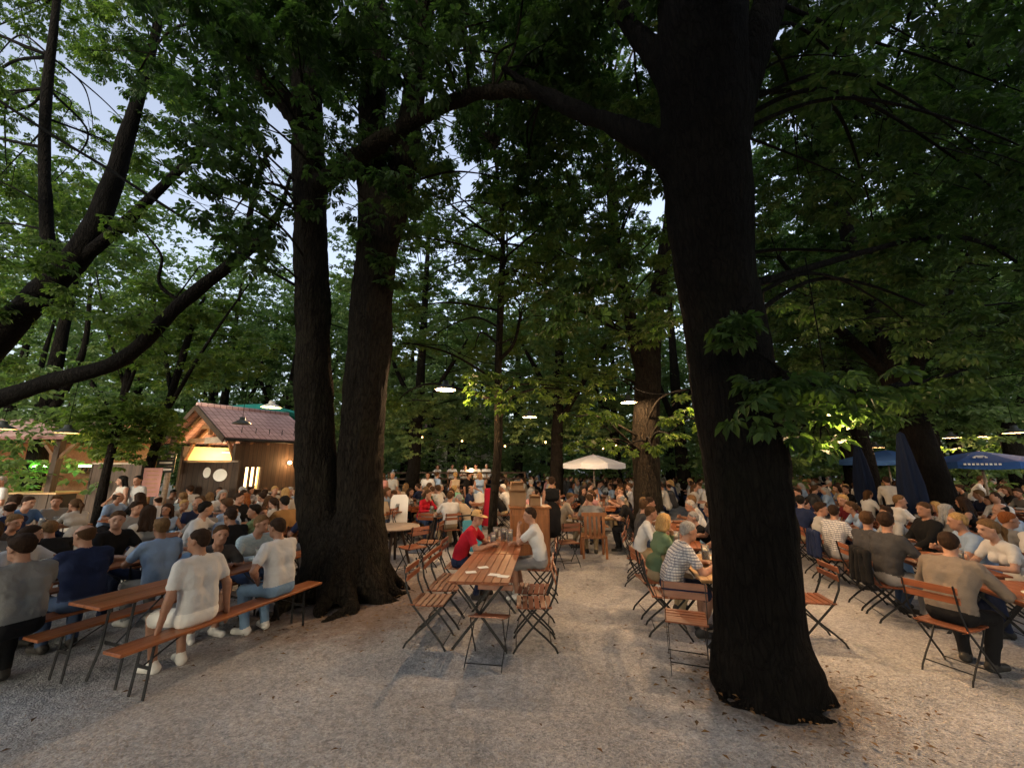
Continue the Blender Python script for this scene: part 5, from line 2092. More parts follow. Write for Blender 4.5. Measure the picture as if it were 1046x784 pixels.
for x in (-6.5, -4.0, -1.2, 1.5, 3.3):
    b = MB()
    b.box((x, 2.4, 1.75), (0.9, 0.25, 0.05), mi=0)
    for k in range(5):
        b.lathe([(0.001, 0), (0.05, 0), (0.05, 0.16), (0.02, 0.22), (0.02, 0.28), (0.001, 0.28)], 8, (x - 0.36 + k * 0.18, 2.4, 1.776), 1)
    b.build('bottle_shelf', [M['dark_wood'], M['dark_enamel']], bar)
    if x > -5:
        ld = bpy.data.lights.new('bar_light', 'POINT')
        ld.energy, ld.color, ld.shadow_soft_size = 8, (1.0, 0.55, 0.22), 0.1
        lo_ = bpy.data.objects.new('bar_light', ld)
        COL.objects.link(lo_)
        lo_.parent = bar
        lo_.location = (x, 1.1, 2.5)
b = MB()
b.box((2.7, 2.52, 1.5), (1.1, 0.04, 0.9))
b.build('lit_window', M['warm_panel'], bar)

# ------------------------------------------------------------------ stage with railing, far in the middle
q = atd(468, 470, 21.0)
stg = empty('bandstand', (q.x, 21.0, 0), 0.08)
tag(stg, 'raised timber bandstand with a railing beyond the standing guests', 'stage')
b = MB()
b.box((0, 1.8, 0.35), (7.4, 3.6, 0.7))
b.build('platform', M['dark_wood'], stg)
for i in range(8):
    b = MB()
    b.box((-3.6 + i * 7.2 / 7, 0.05, 1.15), (0.07, 0.07, 0.9))
    b.build('rail_post', M['beam_wood'], stg)
for z in (1.0, 1.3, 1.62):
    b = MB()
    b.box((0, -0.012, z), (7.3, 0.05, 0.09))
    b.build('rail', M['dark_wood'], stg)
b = MB()
b.lathe([(0.001, 0.66), (0.09, 0.66), (0.12, 0.74), (0.09, 0.82), (0.001, 0.83)], 14, (0.7, 0.6, 1.0))
b.build('stage_lamp', M['bulb'], stg)
ld = bpy.data.lights.new('stage_light', 'POINT')
ld.energy, ld.color, ld.shadow_soft_size = 9, (1.0, 0.75, 0.5), 0.15
lo_ = bpy.data.objects.new('stage_light', ld)
COL.objects.link(lo_)
lo_.parent = stg
lo_.location = (0.7, 0.3, 2.4)

# house roof glimpsed through the trees
hq = atd(455, 420, 33)
hs = empty('house', (hq.x, 36, 0), 0.2)
tag(hs, 'pale house with a pink tiled roof glimpsed between the trees behind the hanging lamp', 'house')
b = MB()
b.box((0, 0, 2.4), (8, 6, 4.8))
b.build('wall', M['white_paint'], hs)
for s in (-1, 1):
    b = MB()
    vs = [(-4.4, 0, 7.6), (4.4, 0, 7.6), (4.4, 3.4 * s, 4.7), (-4.4, 3.4 * s, 4.7)]
    b.add(vs + [(x, y, z - 0.1) for x, y, z in vs], [(0, 1, 2, 3), (7, 6, 5, 4), (0, 3, 7, 4), (1, 5, 6, 2), (3, 2, 6, 7), (0, 4, 5, 1)])
    b.build('roof', M['tile'], hs)

# ------------------------------------------------------------------ parasols
def put_umb(px, py, d, R, mat, label, closed=False, pole=2.7, rz=0.2, drop=0.42):
    o = umbrella(R, mat, drop, closed, pole)
    p = atd(px, py, d)
    o.location = (p.x, d, 0)
    o.rotation_euler = (0, 0, rz)
    tag(o, label, 'parasol')
    return o


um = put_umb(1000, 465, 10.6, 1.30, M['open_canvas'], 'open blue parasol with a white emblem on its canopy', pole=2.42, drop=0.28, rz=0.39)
mbm = MB()
# the white crest on the canopy towards the viewer, and the white line of lettering on the valance
for k, (dx, dz, sx, sz) in enumerate(((0, 0, 0.20, 0.035), (-0.10, -0.05, 0.05, 0.08), (0.10, -0.05, 0.05, 0.08), (0, -0.045, 0.09, 0.05), (0, 0.03, 0.14, 0.02))):
    t0 = 0.62
    y = -1.30 * t0 * 0.924 + dz * 2.2
    z = 2.40 - 0.28 * (abs(y) / (1.30 * 0.924)) ** 1.15 + 0.012
    mbm.box((dx, y, z + 0.004), (sx, sz * 1.7, 0.004), Matrix.Rotation(0.23, 3, 'X'))
em = mbm.build('emblem', M['white_paint'], um)
em.rotation_euler = (0, 0, -1.25)
mbm = MB()
for k in range(9):
    mbm.box((-0.28 + k * 0.07, -1.262, 2.055), (0.045, 0.006, 0.045))
em = mbm.build('lettering', M['white_paint'], um)
em.rotation_euler = (0, 0, -1.25)
put_umb(905, 462, 16.0, 1.6, M['open_canvas'], 'smaller open blue parasol farther off between the closed ones', pole=2.65)
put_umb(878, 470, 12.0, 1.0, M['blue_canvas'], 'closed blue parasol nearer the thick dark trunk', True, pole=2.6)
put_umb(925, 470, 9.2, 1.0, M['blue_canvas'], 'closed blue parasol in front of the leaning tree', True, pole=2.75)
put_umb(606, 465, 15.0, 1.22, M['white_canvas'], 'open white parasol right of the lamp-lit tree', pole=2.44, drop=0.34)
put_umb(266, 415, 19.5, 2.6, M['green_canvas'], 'open green parasol rising behind the kiosk roof', pole=5.1, drop=0.55)
# ------------------------------------------------------------------ tables, seats and guests
P_chair = Proto(folding_chair())
P_chair_far = Proto(far_chair())
P_btable = Proto(beer_table())
P_bench = Proto(beer_bench())
P_btable_far = Proto(far_board('beer_table', 2.2, 0.5, 0.77))
P_bench_far = Proto(far_board('beer_bench', 2.2, 0.25, 0.465))
P_gtable = Proto(garden_table())
P_pale = Proto(garden_table(1.4, 0.72, 0.75, 'pale_wood'))
P_gt_far = Proto(far_board('garden_table', 1.4, 0.7, 0.76))
P_round = Proto(round_table())
P_mug = Proto(beer_mug())
P_plate = Proto(plate())
rs = random.Random(2024)
U1 = Vector((0.318, 0.948, 0))         # the way the table rows run
W1 = Vector((0.948, -0.318, 0))        # across them
RZU = face_rz(U1.x, U1.y)
RZ_PW, RZ_MW = face_rz(W1.x, W1.y), face_rz(-W1.x, -W1.y)   # sitting to face +W1 / -W1

TREE_SPOTS = [((2.40, 4.10), 0.95), ((-2.72, 6.75), 1.25), ((3.75, 11.0), 0.6), ((-0.42, 9.0), 0.3), ((1.75, 15.5), 0.5), ((-4.3, 17), 0.5), ((10.6, 9.6), 0.55), ((18.7, 16.5), 0.5), ((19.2, 15), 0.5), ((-10.9, 11.6), 0.4),
              ((12.4, 13.5), 0.5), ((-11.4, 10.5), 0.4), ((10.8, 12.0), 0.5), ((10.3, 9.9), 0.5), ((0.35, 8.6), 0.7), ((14.0, 10.6), 0.3), ((-8.65, 6.3), 0.6)]


def blocked(p, m=0.0):
    return any((p[0] - c[0]) ** 2 + (p[1] - c[1]) ** 2 < (r + m) ** 2 for c, r in TREE_SPOTS)


TAKEN = []


def free(p, r=0.46):
    return all((p[0] - q[0]) ** 2 + (p[1] - q[1]) ** 2 > r * r for q in TAKEN)


HERO = []


def hero(key, loc, face, label, shirt='white', bottom='jeans', hair=('short', 'dark brown'), skin='a', shoe='dark', wear=None, scale=1.0, r=0.5):
    """face: direction looked at"""
    loc = Vector((loc[0], loc[1], 0))
    TAKEN.append((loc.x, loc.y))
    return person(key, loc, face_rz(*face), shirt, bottom, hair, skin, shoe, label, None, scale, wear)


mugs = [0]
MUGSPOTS = []


def mug(p, label, group='beer mugs on the tables'):
    if not free2(p):
        return
    P_mug.place(p, rs.uniform(0, 6.28), label, group, 'beer mug')
    MUGSPOTS.append((p[0], p[1]))


def free2(p):
    return all((p[0] - q[0]) ** 2 + (p[1] - q[1]) ** 2 > 0.14 ** 2 for q in MUGSPOTS)


# ---- the two men at the slatted table in the middle
ct = Vector((0.10, 0.995, 0))
rzc = face_rz(ct.x, ct.y)
c1 = Vector((-0.385, 4.72, 0)) + ct * 0.70
P_gtable.place(c1, rzc, 'brown slatted table with white coasters, nearest of the two end to end', None, 'table')
P_gtable.place(c1 + ct * 1.42, rzc, 'brown slatted table the two men lean on, with empty mugs', None, 'table')
cw = Vector((ct.y, -ct.x, 0))
cp = lambda s, a, z=0.0: c1 + cw * s + ct * a + Vector((0, 0, z))
CH_L = ((-0.62, -0.42, 'empty folding chair nearest the viewer on the forked-tree side of the slatted table'), (-0.60, 0.12, 'second empty folding chair along the forked-tree side of the slatted table'),
        (-0.60, 0.50, 'third empty folding chair beside the man in red'))
for s, a, lb in CH_L:
    q = cp(s, a)
    P_chair.place(q, face_rz(cw.x, cw.y) + rs.uniform(-0.12, 0.12), lb, 'folding chairs', 'chair')
for s, a, lb in ((0.62, -0.38, 'empty folding chair nearest the viewer on the white-shirted man\'s side'), (0.60, 0.12, 'second empty folding chair on the white-shirted man\'s side')):
    P_chair.place(cp(s, a), face_rz(-cw.x, -cw.y) + rs.uniform(-0.1, 0.1), lb, 'folding chairs', 'chair')
ch = P_chair.place((0, 0, 0), 0, 'folding chair tipped with its back under the near end of the slatted table', 'folding chairs', 'chair')
ch.rotation_euler = (math.radians(15), 0, rzc + PI - 0.05)
ch.location = Vector((-0.30, 4.42, 0)) - ch.rotation_euler.to_matrix() @ Vector((0, 0.245, 0))
p = cp(-0.66, 1.18)
P_chair.place(p, face_rz(cw.x, cw.y), 'folding chair under the man in red', 'folding chairs', 'chair')
hero('red_man', p, (cw.x, cw.y), 'man in red t-shirt and tan cap leaning on the slatted table', 'red', 'navy', ('buzz', 'dark brown'), 'a', 'dark', 'cap')
p = cp(0.66, 1.22)
P_chair.place(p, face_rz(-cw.x, -cw.y), 'folding chair under the man in white with grey shorts', 'folding chairs', 'chair')
hero('white_man', p, (-cw.x, -cw.y + 0.05), 'man in white t-shirt and grey shorts, hand at his chin, facing the red shirt', 'white', 'grey', ('short', 'dark brown'), 'a', 'white')
for k, (s, a) in enumerate(((-0.16, -0.32), (0.14, -0.40), (0.26, -0.46), (-0.05, -0.08))):
    b = MB()
    b.box((0, 0, 0.0015), (0.13, 0.095, 0.003))
    o = b.build('coaster', M['paper'])
    o.location = cp(s, a, 0.7515)
    o.rotation_euler = (0, 0, rs.uniform(-0.6, 0.6))
    tag(o, ('white coaster near the forked-tree edge of the slatted table', 'white coaster in the middle of the near slatted table', 'white coaster nearest the empty chairs on the white-shirted side',
            'white coaster farthest from the viewer on the near slatted table')[k], 'coaster', 'coasters on the slatted table')
for s, a, lb in ((-0.12, 1.28, 'beer mug held by the man in red'), (0.12, 1.62, 'beer mug in the pair behind the two men'), (0.0, 1.70, 'beer mug next to its twin behind the two men'), (-0.16, 1.85, 'beer mug farthest back on the two men\'s table')):
    mug(cp(s, a, 0.752), lb)

# ---- serving cabinet, boxes, red cloth, small things near it
cab = empty('serving_cabinet', (0.36, 8.45, 0), 0.06)
tag(cab, 'wooden serving cabinet with a cluttered top behind the two men', 'cabinet')
b = MB()
b.box((0, 0, 0.58), (0.78, 0.5, 1.16))
b.build('body', M['cabinet_wood'], cab, 0.006)
for s in (-1, 1):
    b = MB()
    b.box((0.19 * s, -0.258, 0.56), (0.35, 0.016, 0.98))
    d = b.build('door', M['cabinet_wood'], cab, 0.004)
    b = MB()
    b.box((0.05 * s, -0.275, 0.62), (0.015, 0.02, 0.12))
    b.build('handle', M['iron'], d)
b = MB()
b.box((0, 0, 1.185), (0.86, 0.58, 0.035))
b.build('top', M['cabinet_wood'], cab, 0.004)
for (x, y, z, sx, sy, sz, lb) in ((-0.24, 0.02, 1.203, 0.34, 0.36, 0.28, 'lower cardboard box on the serving cabinet'), (-0.26, 0.03, 1.485, 0.26, 0.28, 0.15, 'upper cardboard box stacked on another box'),
                                  (0.12, 0.0, 1.203, 0.22, 0.2, 0.16, 'small cardboard box beside the stacked pair')):
    o = empty('cardboard_box', (0.36 + x, 8.45 + y, z), rs.uniform(-0.1, 0.15))
    tag(o, lb, 'box', 'boxes on the cabinet')
    b = MB()
    b.box((0, 0, sz / 2), (sx, sy, sz))
    b.build('carton', M['cardboard'], o, 0.004)
    for s in (-1, 1):
        b = MB()
        b.bar((0, s * (sy / 2 + 0.002), sz - 0.004), (0, s * (sy / 2 + 0.10), sz + 0.05), sx - 0.01, 0.005)
        b.build('flap', M['cardboard'], o)
b = MB()
b.box((0, 0, 0.09), (0.05, 0.05, 0.18))
o = b.build('napkin_holder', M['white_paint'], None, 0.01)
o.location = (0.60, 8.4, 1.203)
tag(o, 'small white napkin holder at the cabinet top\'s end', 'napkin holder')
# folded red parasol-cloth hanging at the slender tree
b = MB()
V = []
for i in range(7):
    z = 0.35 + i * 0.17
    for k in range(12):
        a = 2 * PI * k / 12
        r = (0.20 + 0.05 * math.sin(3 * a + i * 0.4)) * (1.15 - 0.09 * i)
        V.append((r * math.cos(a), 0.7 * r * math.sin(a), z))
Fq = [(i * 12 + k, i * 12 + (k + 1) % 12, (i + 1) * 12 + (k + 1) % 12, (i + 1) * 12 + k) for i in range(6) for k in range(12)]
b.add(V, Fq, 0, True)
b.add([V[72 + k] for k in range(12)], [tuple(range(12))])
o = b.build('red_banner', M['red_cloth'])
o.location = (-0.66, 11.6, 0)
tag(o, 'bright red cloth bundle standing left of the slender tree', 'cloth')
ps = empty('pushchair', (-0.72, 8.1, 0), 0.5)
tag(ps, 'teal pushchair parked left of the slender tree', 'pushchair')
b = MB()
b.poly([(-0.2, -0.22, 0.42), (-0.2, 0.16, 0.38), (-0.2, 0.26, 0.92), (-0.2, 0.18, 0.95), (-0.2, 0.05, 0.52), (-0.2, -0.22, 0.50)], 0.4, (1, 0, 0))
b.build('seat', M['teal_cloth'], ps, 0.02)
for x, y in ((-0.22, -0.3), (0.22, -0.3), (-0.24, 0.25), (0.24, 0.25)):
    b = MB()
    b.tube([(x - 0.015, y, 0.12), (x + 0.015, y, 0.12)], 0.12, 16)
    b.build('wheel', M['black'], ps)
for s in (-1, 1):
    b = MB()
    b.tube([(0.22 * s, -0.3, 0.12), (0.21 * s, 0.1, 0.5), (0.21 * s, 0.45, 1.0)], 0.012, 6)
    b.tube([(0.23 * s, 0.25, 0.12), (0.21 * s, 0.05, 0.48)], 0.012, 6)
    b.build('frame', M['iron'], ps)
b = MB()
b.tube([(-0.21, 0.45, 1.0), (0.21, 0.45, 1.0)], 0.016, 8)
b.build('handle', M['black'], ps)

# ---- the long bench table by the path
bd = Vector((0.322, 0.947, 0))
bw = Vector((bd.y, -bd.x, 0))
rzb = face_rz(bd.x, bd.y)
b0 = Vector((-3.42, 3.70, 0)) + bd * 1.1 - bw * 0.02
P_bench.place(b0, rzb, 'long brown bench along the path with two men in white t-shirts', 'benches', 'bench')
t0 = b0 - bw * 0.58 + bd * 0.03
P_btable.place(t0, rzb, 'long brown beer table with a mug, nearest the path', 'beer tables', 'table')
P_bench.place(t0 - bw * 0.50 - bd * 0.1, rzb, 'empty-ended brown bench on the far side of the path\'s beer table', 'benches', 'bench')
q = b0 + bd * -0.42 - bw * 0.02
hero('bench_man', q, (-bw.x, -bw.y), 'man in white t-shirt and white shorts, both hands on the bench, back turned', 'white', 'white', ('buzz', 'dark brown'), 'b', 'white')
q = b0 + bd * 0.52
hero('hip_man', q, (-bw.x + 0.05, -bw.y), 'man in white t-shirt and light jeans with a hand on his hip', 'white', 'light jeans', ('short', 'dark brown'), 'b', 'white')
q = t0 - bw * 0.50 + bd * 0.22
hero('elbow_man', q, (bw.x, bw.y - 0.25), 'man in dark t-shirt and navy shorts bent over the path\'s beer table', 'charcoal', 'navy', ('short', 'brown'), 'a', 'white')
q = t0 - bw * 0.50 + bd * 0.85
hero('lean_long', q, (bw.x, bw.y - 0.2), 'man in patterned pale blue shirt leaning beside the one in dark t-shirt', 'patterned blue', 'jeans', ('short', 'light brown'))
mug(t0 + bw * 0.05 + bd * 0.05 + Vector((0, 0, 0.772)), 'beer mug in front of the man in dark t-shirt')
mug(t0 + bw * 0.10 + bd * 0.55 + Vector((0, 0, 0.772)), 'beer mug in front of the man with his hand on his hip')
q = at(22, 650, 0.46)
hero('broad_back', (q.x - 0.1, q.y + 0.02), (-bw.x, -bw.y), 'broad man in grey t-shirt seen from behind at the picture edge', 'grey', 'black', ('full', 'dark brown'), 'a')
q = at(86, 622, 0.46)
hero('broad_back', (q.x - 0.05, q.y), (-bw.x - 0.1, -bw.y + 0.1), 'balding man in navy t-shirt seen from behind beside the man in grey', 'navy', 'jeans', ('balding', 'brown'), 'a')

# ---- plaid-shirt table behind the thick trunk
r1 = Vector((2.66, 5.42, 0))
P_pale.place(r1, RZU * 0.6, 'pale wooden table behind the thick dark trunk, laid with food', None, 'table')
q = Vector((1.95, 5.32, 0))
P_chair.place(q, face_rz(1, -0.22), 'folding chair under the man in the checked shirt', 'folding chairs', 'chair')
hero('plaid_man', q + Vector((0.06, 0, 0)), (1, -0.12), 'grey haired man in checked white shirt and dark shorts at the pale table', 'plaid', 'navy', ('short', 'grey'), 'a', 'dark')
P_chair.place((1.84, 4.50, 0), face_rz(0.35, 0.94), 'empty folding chair between the checked shirt and the thick trunk', 'folding chairs', 'chair')
P_chair.place((3.62, 5.12, 0), face_rz(-0.98, 0.2), 'lone empty folding chair on the far side of the thick trunk', 'folding chairs', 'chair')
for k, (dx, dy) in enumerate(((-0.12, 0.1), (0.18, 0.35))):
    P_plate.place(r1 + Vector((dx, dy, 0.752)), k, ('plate of food before the man in the checked shirt', 'plate of food at the far half of the pale table')[k], 'plates of food', 'plate')
for k, (dx, dy) in enumerate(((-0.02, -0.25), (0.02, 0.28), (-0.2, 0.4))):
    mug(r1 + Vector((dx, dy, 0.752)), ('beer mug nearest the trunk on the pale table', 'beer mug between the plates on the pale table', 'beer mug by the checked-shirt man\'s neighbour')[k])
hero('chin_f', (2.02, 5.92), (1, 0.05), 'woman in sage green blouse hidden behind the checked-shirt man', 'sage green', 'khaki', ('bob', 'blond'))
P_chair.place((2.0, 5.92, 0), face_rz(1, 0.0), 'folding chair under the woman in sage green', 'folding chairs', 'chair')

# ---- the backs along the aisle on the other side of the thick trunk
RA = at(975, 640, 0.46)
hero('grey_man', (RA.x + 0.12, RA.y + 0.12), (0.93, 0.36), 'large man in taupe jumper seen from behind, nearest on the aisle', 'taupe', 'black', ('short', 'dark brown'), 'a')
P_chair.place((RA.x + 0.06, RA.y + 0.10, 0), face_rz(0.93, 0.36), 'folding chair under the large man in the taupe jumper', 'folding chairs', 'chair')


# ---- rows of tables
CARD = 'one two three four five six seven eight nine ten'.split()
SEATS = []     # (position, facing rz, seat kind, where)


def row(origin, name, n, kind, gap=0.25, skip=(), sides=(-1, 1), fill=0.9, grp=None):
    L = 2.2 if kind == 'beer' else 1.4
    for i in range(n):
        c = origin + U1 * (i * (L + gap) + L / 2)
        d = math.hypot(c.x, c.y)
        pr_ = project((c.x, c.y, 0.75))
        if pr_ is None or not (-190 < pr_[0] < 1240) or i in skip:
            continue
        if blocked(c, 0.45) or blocked(c + U1 * L * 0.4, 0.3) or blocked(c - U1 * L * 0.4, 0.3):
            continue
        near = d < 9.5
        which = 'table %s, %s' % (CARD[i], name)
        if kind == 'beer':
            (P_btable if near else P_btable_far).place(c, RZU, 'long beer ' + which, 'beer tables', 'table')
            for s in sides:
                (P_bench if near else P_bench_far).place(c + W1 * 0.60 * s, RZU, '%s bench of %s' % ('path-side' if s > 0 else 'far-side', which), 'benches', 'bench')
        else:
            (P_gtable if near else P_gt_far).place(c, RZU, 'slatted ' + which, 'garden tables', 'table')
        ns = 4 if kind == 'beer' else 2
        for s in sides:
            for k in range(ns):
                off = (k - (ns - 1) / 2) * (L - 0.25) / ns
                SEATS.append((c + W1 * (0.60 if kind == 'beer' else 0.66) * s + U1 * (off + rs.uniform(-0.06, 0.06)), RZ_MW if s > 0 else RZ_PW, kind, which, s, k, c, near, fill))
        # what stands on the table
        if d < 15:
            for k in range(rs.randint(4, 7) if kind == 'beer' else rs.randint(2, 4)):
                p = c + U1 * rs.uniform(-L * 0.42, L * 0.42) + W1 * rs.uniform(-0.15, 0.15)
                if k == 0 and d < 12 and free2(p):
                    MUGSPOTS.append((p.x, p.y))
                    P_plate.place((p.x, p.y, 0.772 if kind == 'beer' else 0.76 if not near else 0.752), rs.uniform(0, 6), 'white plate of food on ' + which, 'plates of food', 'plate')
                    continue
                mug((p.x, p.y, 0.772 if kind == 'beer' else 0.76 if not near else 0.752), '%s beer mug on %s' % (ordn(k), which))


# left of the path
LO = t0 - bd * 1.1
LEFTN = ['%s bench row' % ordn(i) for i in range(6)]
for k in range(5):
    o_ = LO - W1 * (1.72 * (k + 1)) + U1 * (-0.55 - 0.35 * k)
    row(o_, LEFTN[k], 4 + (k < 3), 'beer', 0.3)
# behind the forked tree: a row of chairs and tables running away
row(Vector((-5.5, 7.2, 0)) + U1 * 0.2, 'forked-tree row', 3, 'garden', 0.5)
row(Vector((-7.2, 10.6, 0)), 'kiosk-wall row', 2, 'beer', 0.4)
# right of the gravel aisle
RO = Vector((5.45, 4.55, 0))
RN = ['%s aisle row' % ordn(i) for i in range(12)]
for k in range(9):
    row(RO + W1 * (2.05 * k) + U1 * (-1.1 + 0.75 * k), RN[k], 9, 'garden', 0.22, fill=0.93)
# along the middle, beyond the cabinet
row(Vector((2.72, 6.6, 0)), 'checked-shirt row', 2, 'garden', 0.35)
row(Vector((2.6, 11.6, 0)), 'lamp-lit trunk row', 6, 'garden', 0.4)
row(Vector((0.9, 10.4, 0)), 'cabinet row', 6, 'garden', 0.6)
row(Vector((-1.0, 12.9, 0)), 'red-cloth row', 3, 'garden', 0.4)
row(Vector((-3.4, 13.4, 0)), 'stage row', 3, 'garden', 0.4)
row(Vector((-6.2, 14.2, 0)), 'bushy-tree row', 3, 'beer', 0.4)

# ---- round tables
for (x, y, lb) in ((-2.55, 8.75, 'empty round wooden table just behind the forked tree'), (-1.95, 10.9, 'round wooden table with guests in white and grey'), (1.30, 12.6, 'round table')):
    if lb == 'round table':
        continue
    P_round.place((x, y, 0), rs.uniform(0, 1), lb, 'round tables', 'table')
    TREE_SPOTS.append(((x, y), 1.0))
for (x, y, fx, fy, lb) in ((-1.75, 8.6, -1, 0.15, 'empty folding chair at the round table, on the slatted table\'s side'), (-1.95, 8.05, -0.75, 0.7, 'empty folding chair drawn back from the round table behind the forked tree'), (-2.2, 9.7, -0.3, -1, 'empty folding chair between the two round tables'),
                           (-2.85, 10.6, 1, 0.2, 'empty folding chair at the guests\' round table, kiosk side')):
    P_chair.place((x, y, 0), face_rz(fx, fy), lb, 'folding chairs', 'chair')
for (x, y, key, sh, bt, hr, lb) in ((-1.55, 10.15, 'up_m', 'white', 'khaki', ('short', 'brown'), 'man in white t-shirt at the round table, back to the slatted table'),
                                    (-1.08, 10.6, 'hunch_m', 'beige', 'black', ('short', 'grey'), 'man in beige t-shirt hunched at the round table\'s cabinet side'),
                                    (-2.55, 11.45, 'chin_f', 'red', 'jeans', ('tail', 'brown'), 'girl in red top at the far side of the round table'),
                                    (-1.75, 11.75, 'up_f', 'grey', 'jeans', ('bob', 'brown'), 'woman in grey top at the far side of the round table')):
    f = Vector((-1.95 - x, 10.9 - y, 0))
    hero(key, (x, y), (f.x, f.y), lb, sh, bt, hr)
    P_chair.place((x, y, 0), face_rz(f.x, f.y), 'folding chair under the ' + ' '.join(lb.split()[:5]), 'folding chairs', 'chair')
for k, (dx, dy) in enumerate(((0.1, 0.1), (-0.2, -0.1), (0.25, -0.2))):
    mug((-1.95 + dx, 10.9 + dy, 0.751), '%s beer mug on the guests\' round table' % ordn(k))
b = MB()
b.poly([(-0.24, 0, 0), (0.24, 0, 0), (0.24, 0, 0.70), (0.17, 0, 0.80), (-0.17, 0, 0.80), (-0.24, 0, 0.70)], 0.03, (0, 1, 0))
o = b.build('white_board', M['paper'], None, 0.004)
o.location = (-3.15, 11.2, 0.42)
o.rotation_euler = (-0.1, 0, 0.2)
tag(o, 'white rounded notice board leaning by the round tables', 'board')

# ---- the man in the armchair and his table
am = empty('wooden_armchair', (1.86, 9.35, 0), face_rz(0.05, 1))
tag(am, 'wooden armchair under the grey-shirted man on the gravel', 'armchair')
b = MB()
b.box((0, 0, 0.45), (0.56, 0.5, 0.05))
b.build('seat', M['cabinet_wood'], am, 0.005)
b = MB()
for k in range(5):
    b.box((-0.2 + 0.1 * k, -0.27, 0.70), (0.06, 0.02, 0.46))
b.box((0, -0.27, 0.95), (0.56, 0.03, 0.08))
b.build('backrest', M['cabinet_wood'], am)
for sx in (-1, 1):
    for sy in (-1, 1):
        b = MB()
        b.box((0.255 * sx, 0.225 * sy, 0.21), (0.05, 0.05, 0.42))
        b.build('leg', M['cabinet_wood'], am, 0.004)
    b = MB()
    b.box((0.29 * sx, 0, 0.68), (0.06, 0.52, 0.03))
    b.box((0.29 * sx, 0.22, 0.56), (0.04, 0.04, 0.20))
    b.build('armrest', M['cabinet_wood'], am, 0.004)
hero('broad_back', (1.86, 9.38), (0.05, 1), 'man in grey t-shirt seen from behind in the wooden armchair', 'grey', 'khaki', ('short', 'brown'))
P_pale.place((2.15, 10.35, 0), face_rz(1, -0.1), 'pale table in front of the man in the armchair', None, 'table')
TREE_SPOTS.append(((2.1, 10.2), 0.75))
for (x, y, fx, fy, key, sh, bt, hr, sk, lb) in ((1.25, 10.45, 1, 0, 'lean_m', 'beige', 'khaki', ('short', 'light brown'), 'a', 'man in beige t-shirt on the cabinet side of the armchair table'),
                                                (2.25, 11.1, -0.1, -1, 'turn_f', 'pink', 'jeans', ('tail', 'brown'), 'd', 'woman in pink sleeveless top facing the man in the armchair'),
                                                (2.95, 9.85, -1, 0.35, 'lean_m', 'black', 'black', ('balding', 'grey'), 'd', 'bald man in black t-shirt by the lamp-lit trunk'),
                                                (0.95, 9.45, -0.2, 1, 'stand_f', 'black', 'black', ('short', 'dark brown'), 'a', 'person in black standing with a rucksack behind the white-shirted man')):
    hero(key, (x, y), (fx, fy), lb, sh, bt, hr, sk)
    if 'stand' not in key:
        P_chair.place((x, y, 0), face_rz(fx, fy), 'folding chair under the ' + ' '.join(lb.split()[:5]), 'folding chairs', 'chair')
for k, (dx, dy) in enumerate(((-0.2, 0.0), (0.2, 0.05), (0.0, -0.2))):
    mug((2.15 + dx, 10.35 + dy, 0.752), '%s beer mug on the armchair man\'s table' % ordn(k))
P_chair.place((1.15, 8.55, 0), face_rz(-0.3, 1), 'empty folding chair alone on the gravel behind the white-shirted man', 'folding chairs', 'chair')

# ---- standing guests near the stage and waiters
STAND = [(392, 14.5, 'stand_f', 'pink', 'khaki', ('long', 'brown'), 'woman in pink top standing left of the bushy tree'), (403, 15.5, 'stand_m', 'off-white', 'khaki', ('short', 'grey'), 'man in cream t-shirt standing beside the bushy tree'),
         (438, 15.6, 'walk_m', 'white', 'white', ('short', 'black'), 'man in white clothes walking right of the bushy tree'), (446, 15.8, 'stand_m', 'pale blue', 'grey', ('short', 'brown'), 'man in pale blue standing right of the bushy tree'),
         (466, 15.0, 'stand_f', 'beige', 'black', ('bun', 'blond'), 'woman in beige top standing before the stage rail'), (478, 15.4, 'stand_m', 'black', 'black', ('short', 'dark brown'), 'man in black standing before the stage rail'),
         (490, 15.2, 'stand_f', 'pale blue', 'white', ('long', 'blond'), 'woman in pale blue summer dress standing before the stage rail'), (10, 9.8, 'stand_m', 'white', 'grey', ('short', 'grey'), 'man in white standing before the beer bar'),
         (132, 10.4, 'stand_f', 'off-white', 'jeans', ('long', 'black'), 'dark haired woman in cream standing in front of the plank fence'), (147, 10.5, 'stand_m', 'light grey', 'jeans', ('short', 'black'), 'man in light grey standing next to the dark haired woman'),
         (985, 12.2, 'serve_m', 'white', 'black', ('short', 'brown'), 'waiter in white bending over a table under the blue parasol'), (906, 10.9, 'serve_m', 'off-white', 'black', ('short', 'dark brown'), 'waiter in cream bending between the two closed parasols')]
for px, d, key, sh, bt, hr, lb in STAND:
    p = atd(px, 470, d)
    hero(key, (p.x, d), (rs.uniform(-1, 1), rs.choice((-1, 1, -0.5))), lb, sh, bt, hr, rs.choice('abd'))
for k, px in enumerate((448, 462, 474, 487, 497)):
    d = 21.9 + 0.4 * (k % 2)
    p = atd(px, 470, d)
    o = hero(('chin_f', 'mug_m', 'lean_m', 'up_m', 'back_m')[k], (p.x, d), (rs.uniform(-0.4, 0.4), -1), '%s musician in white seated on the bandstand, counted from the forked tree' % ordn(k), 'white', 'black', (('bob', 'brown'), ('short', 'dark brown'), ('buzz', 'brown'), ('short', 'black'), ('short', 'grey'))[k])
    o.location.z = 0.70

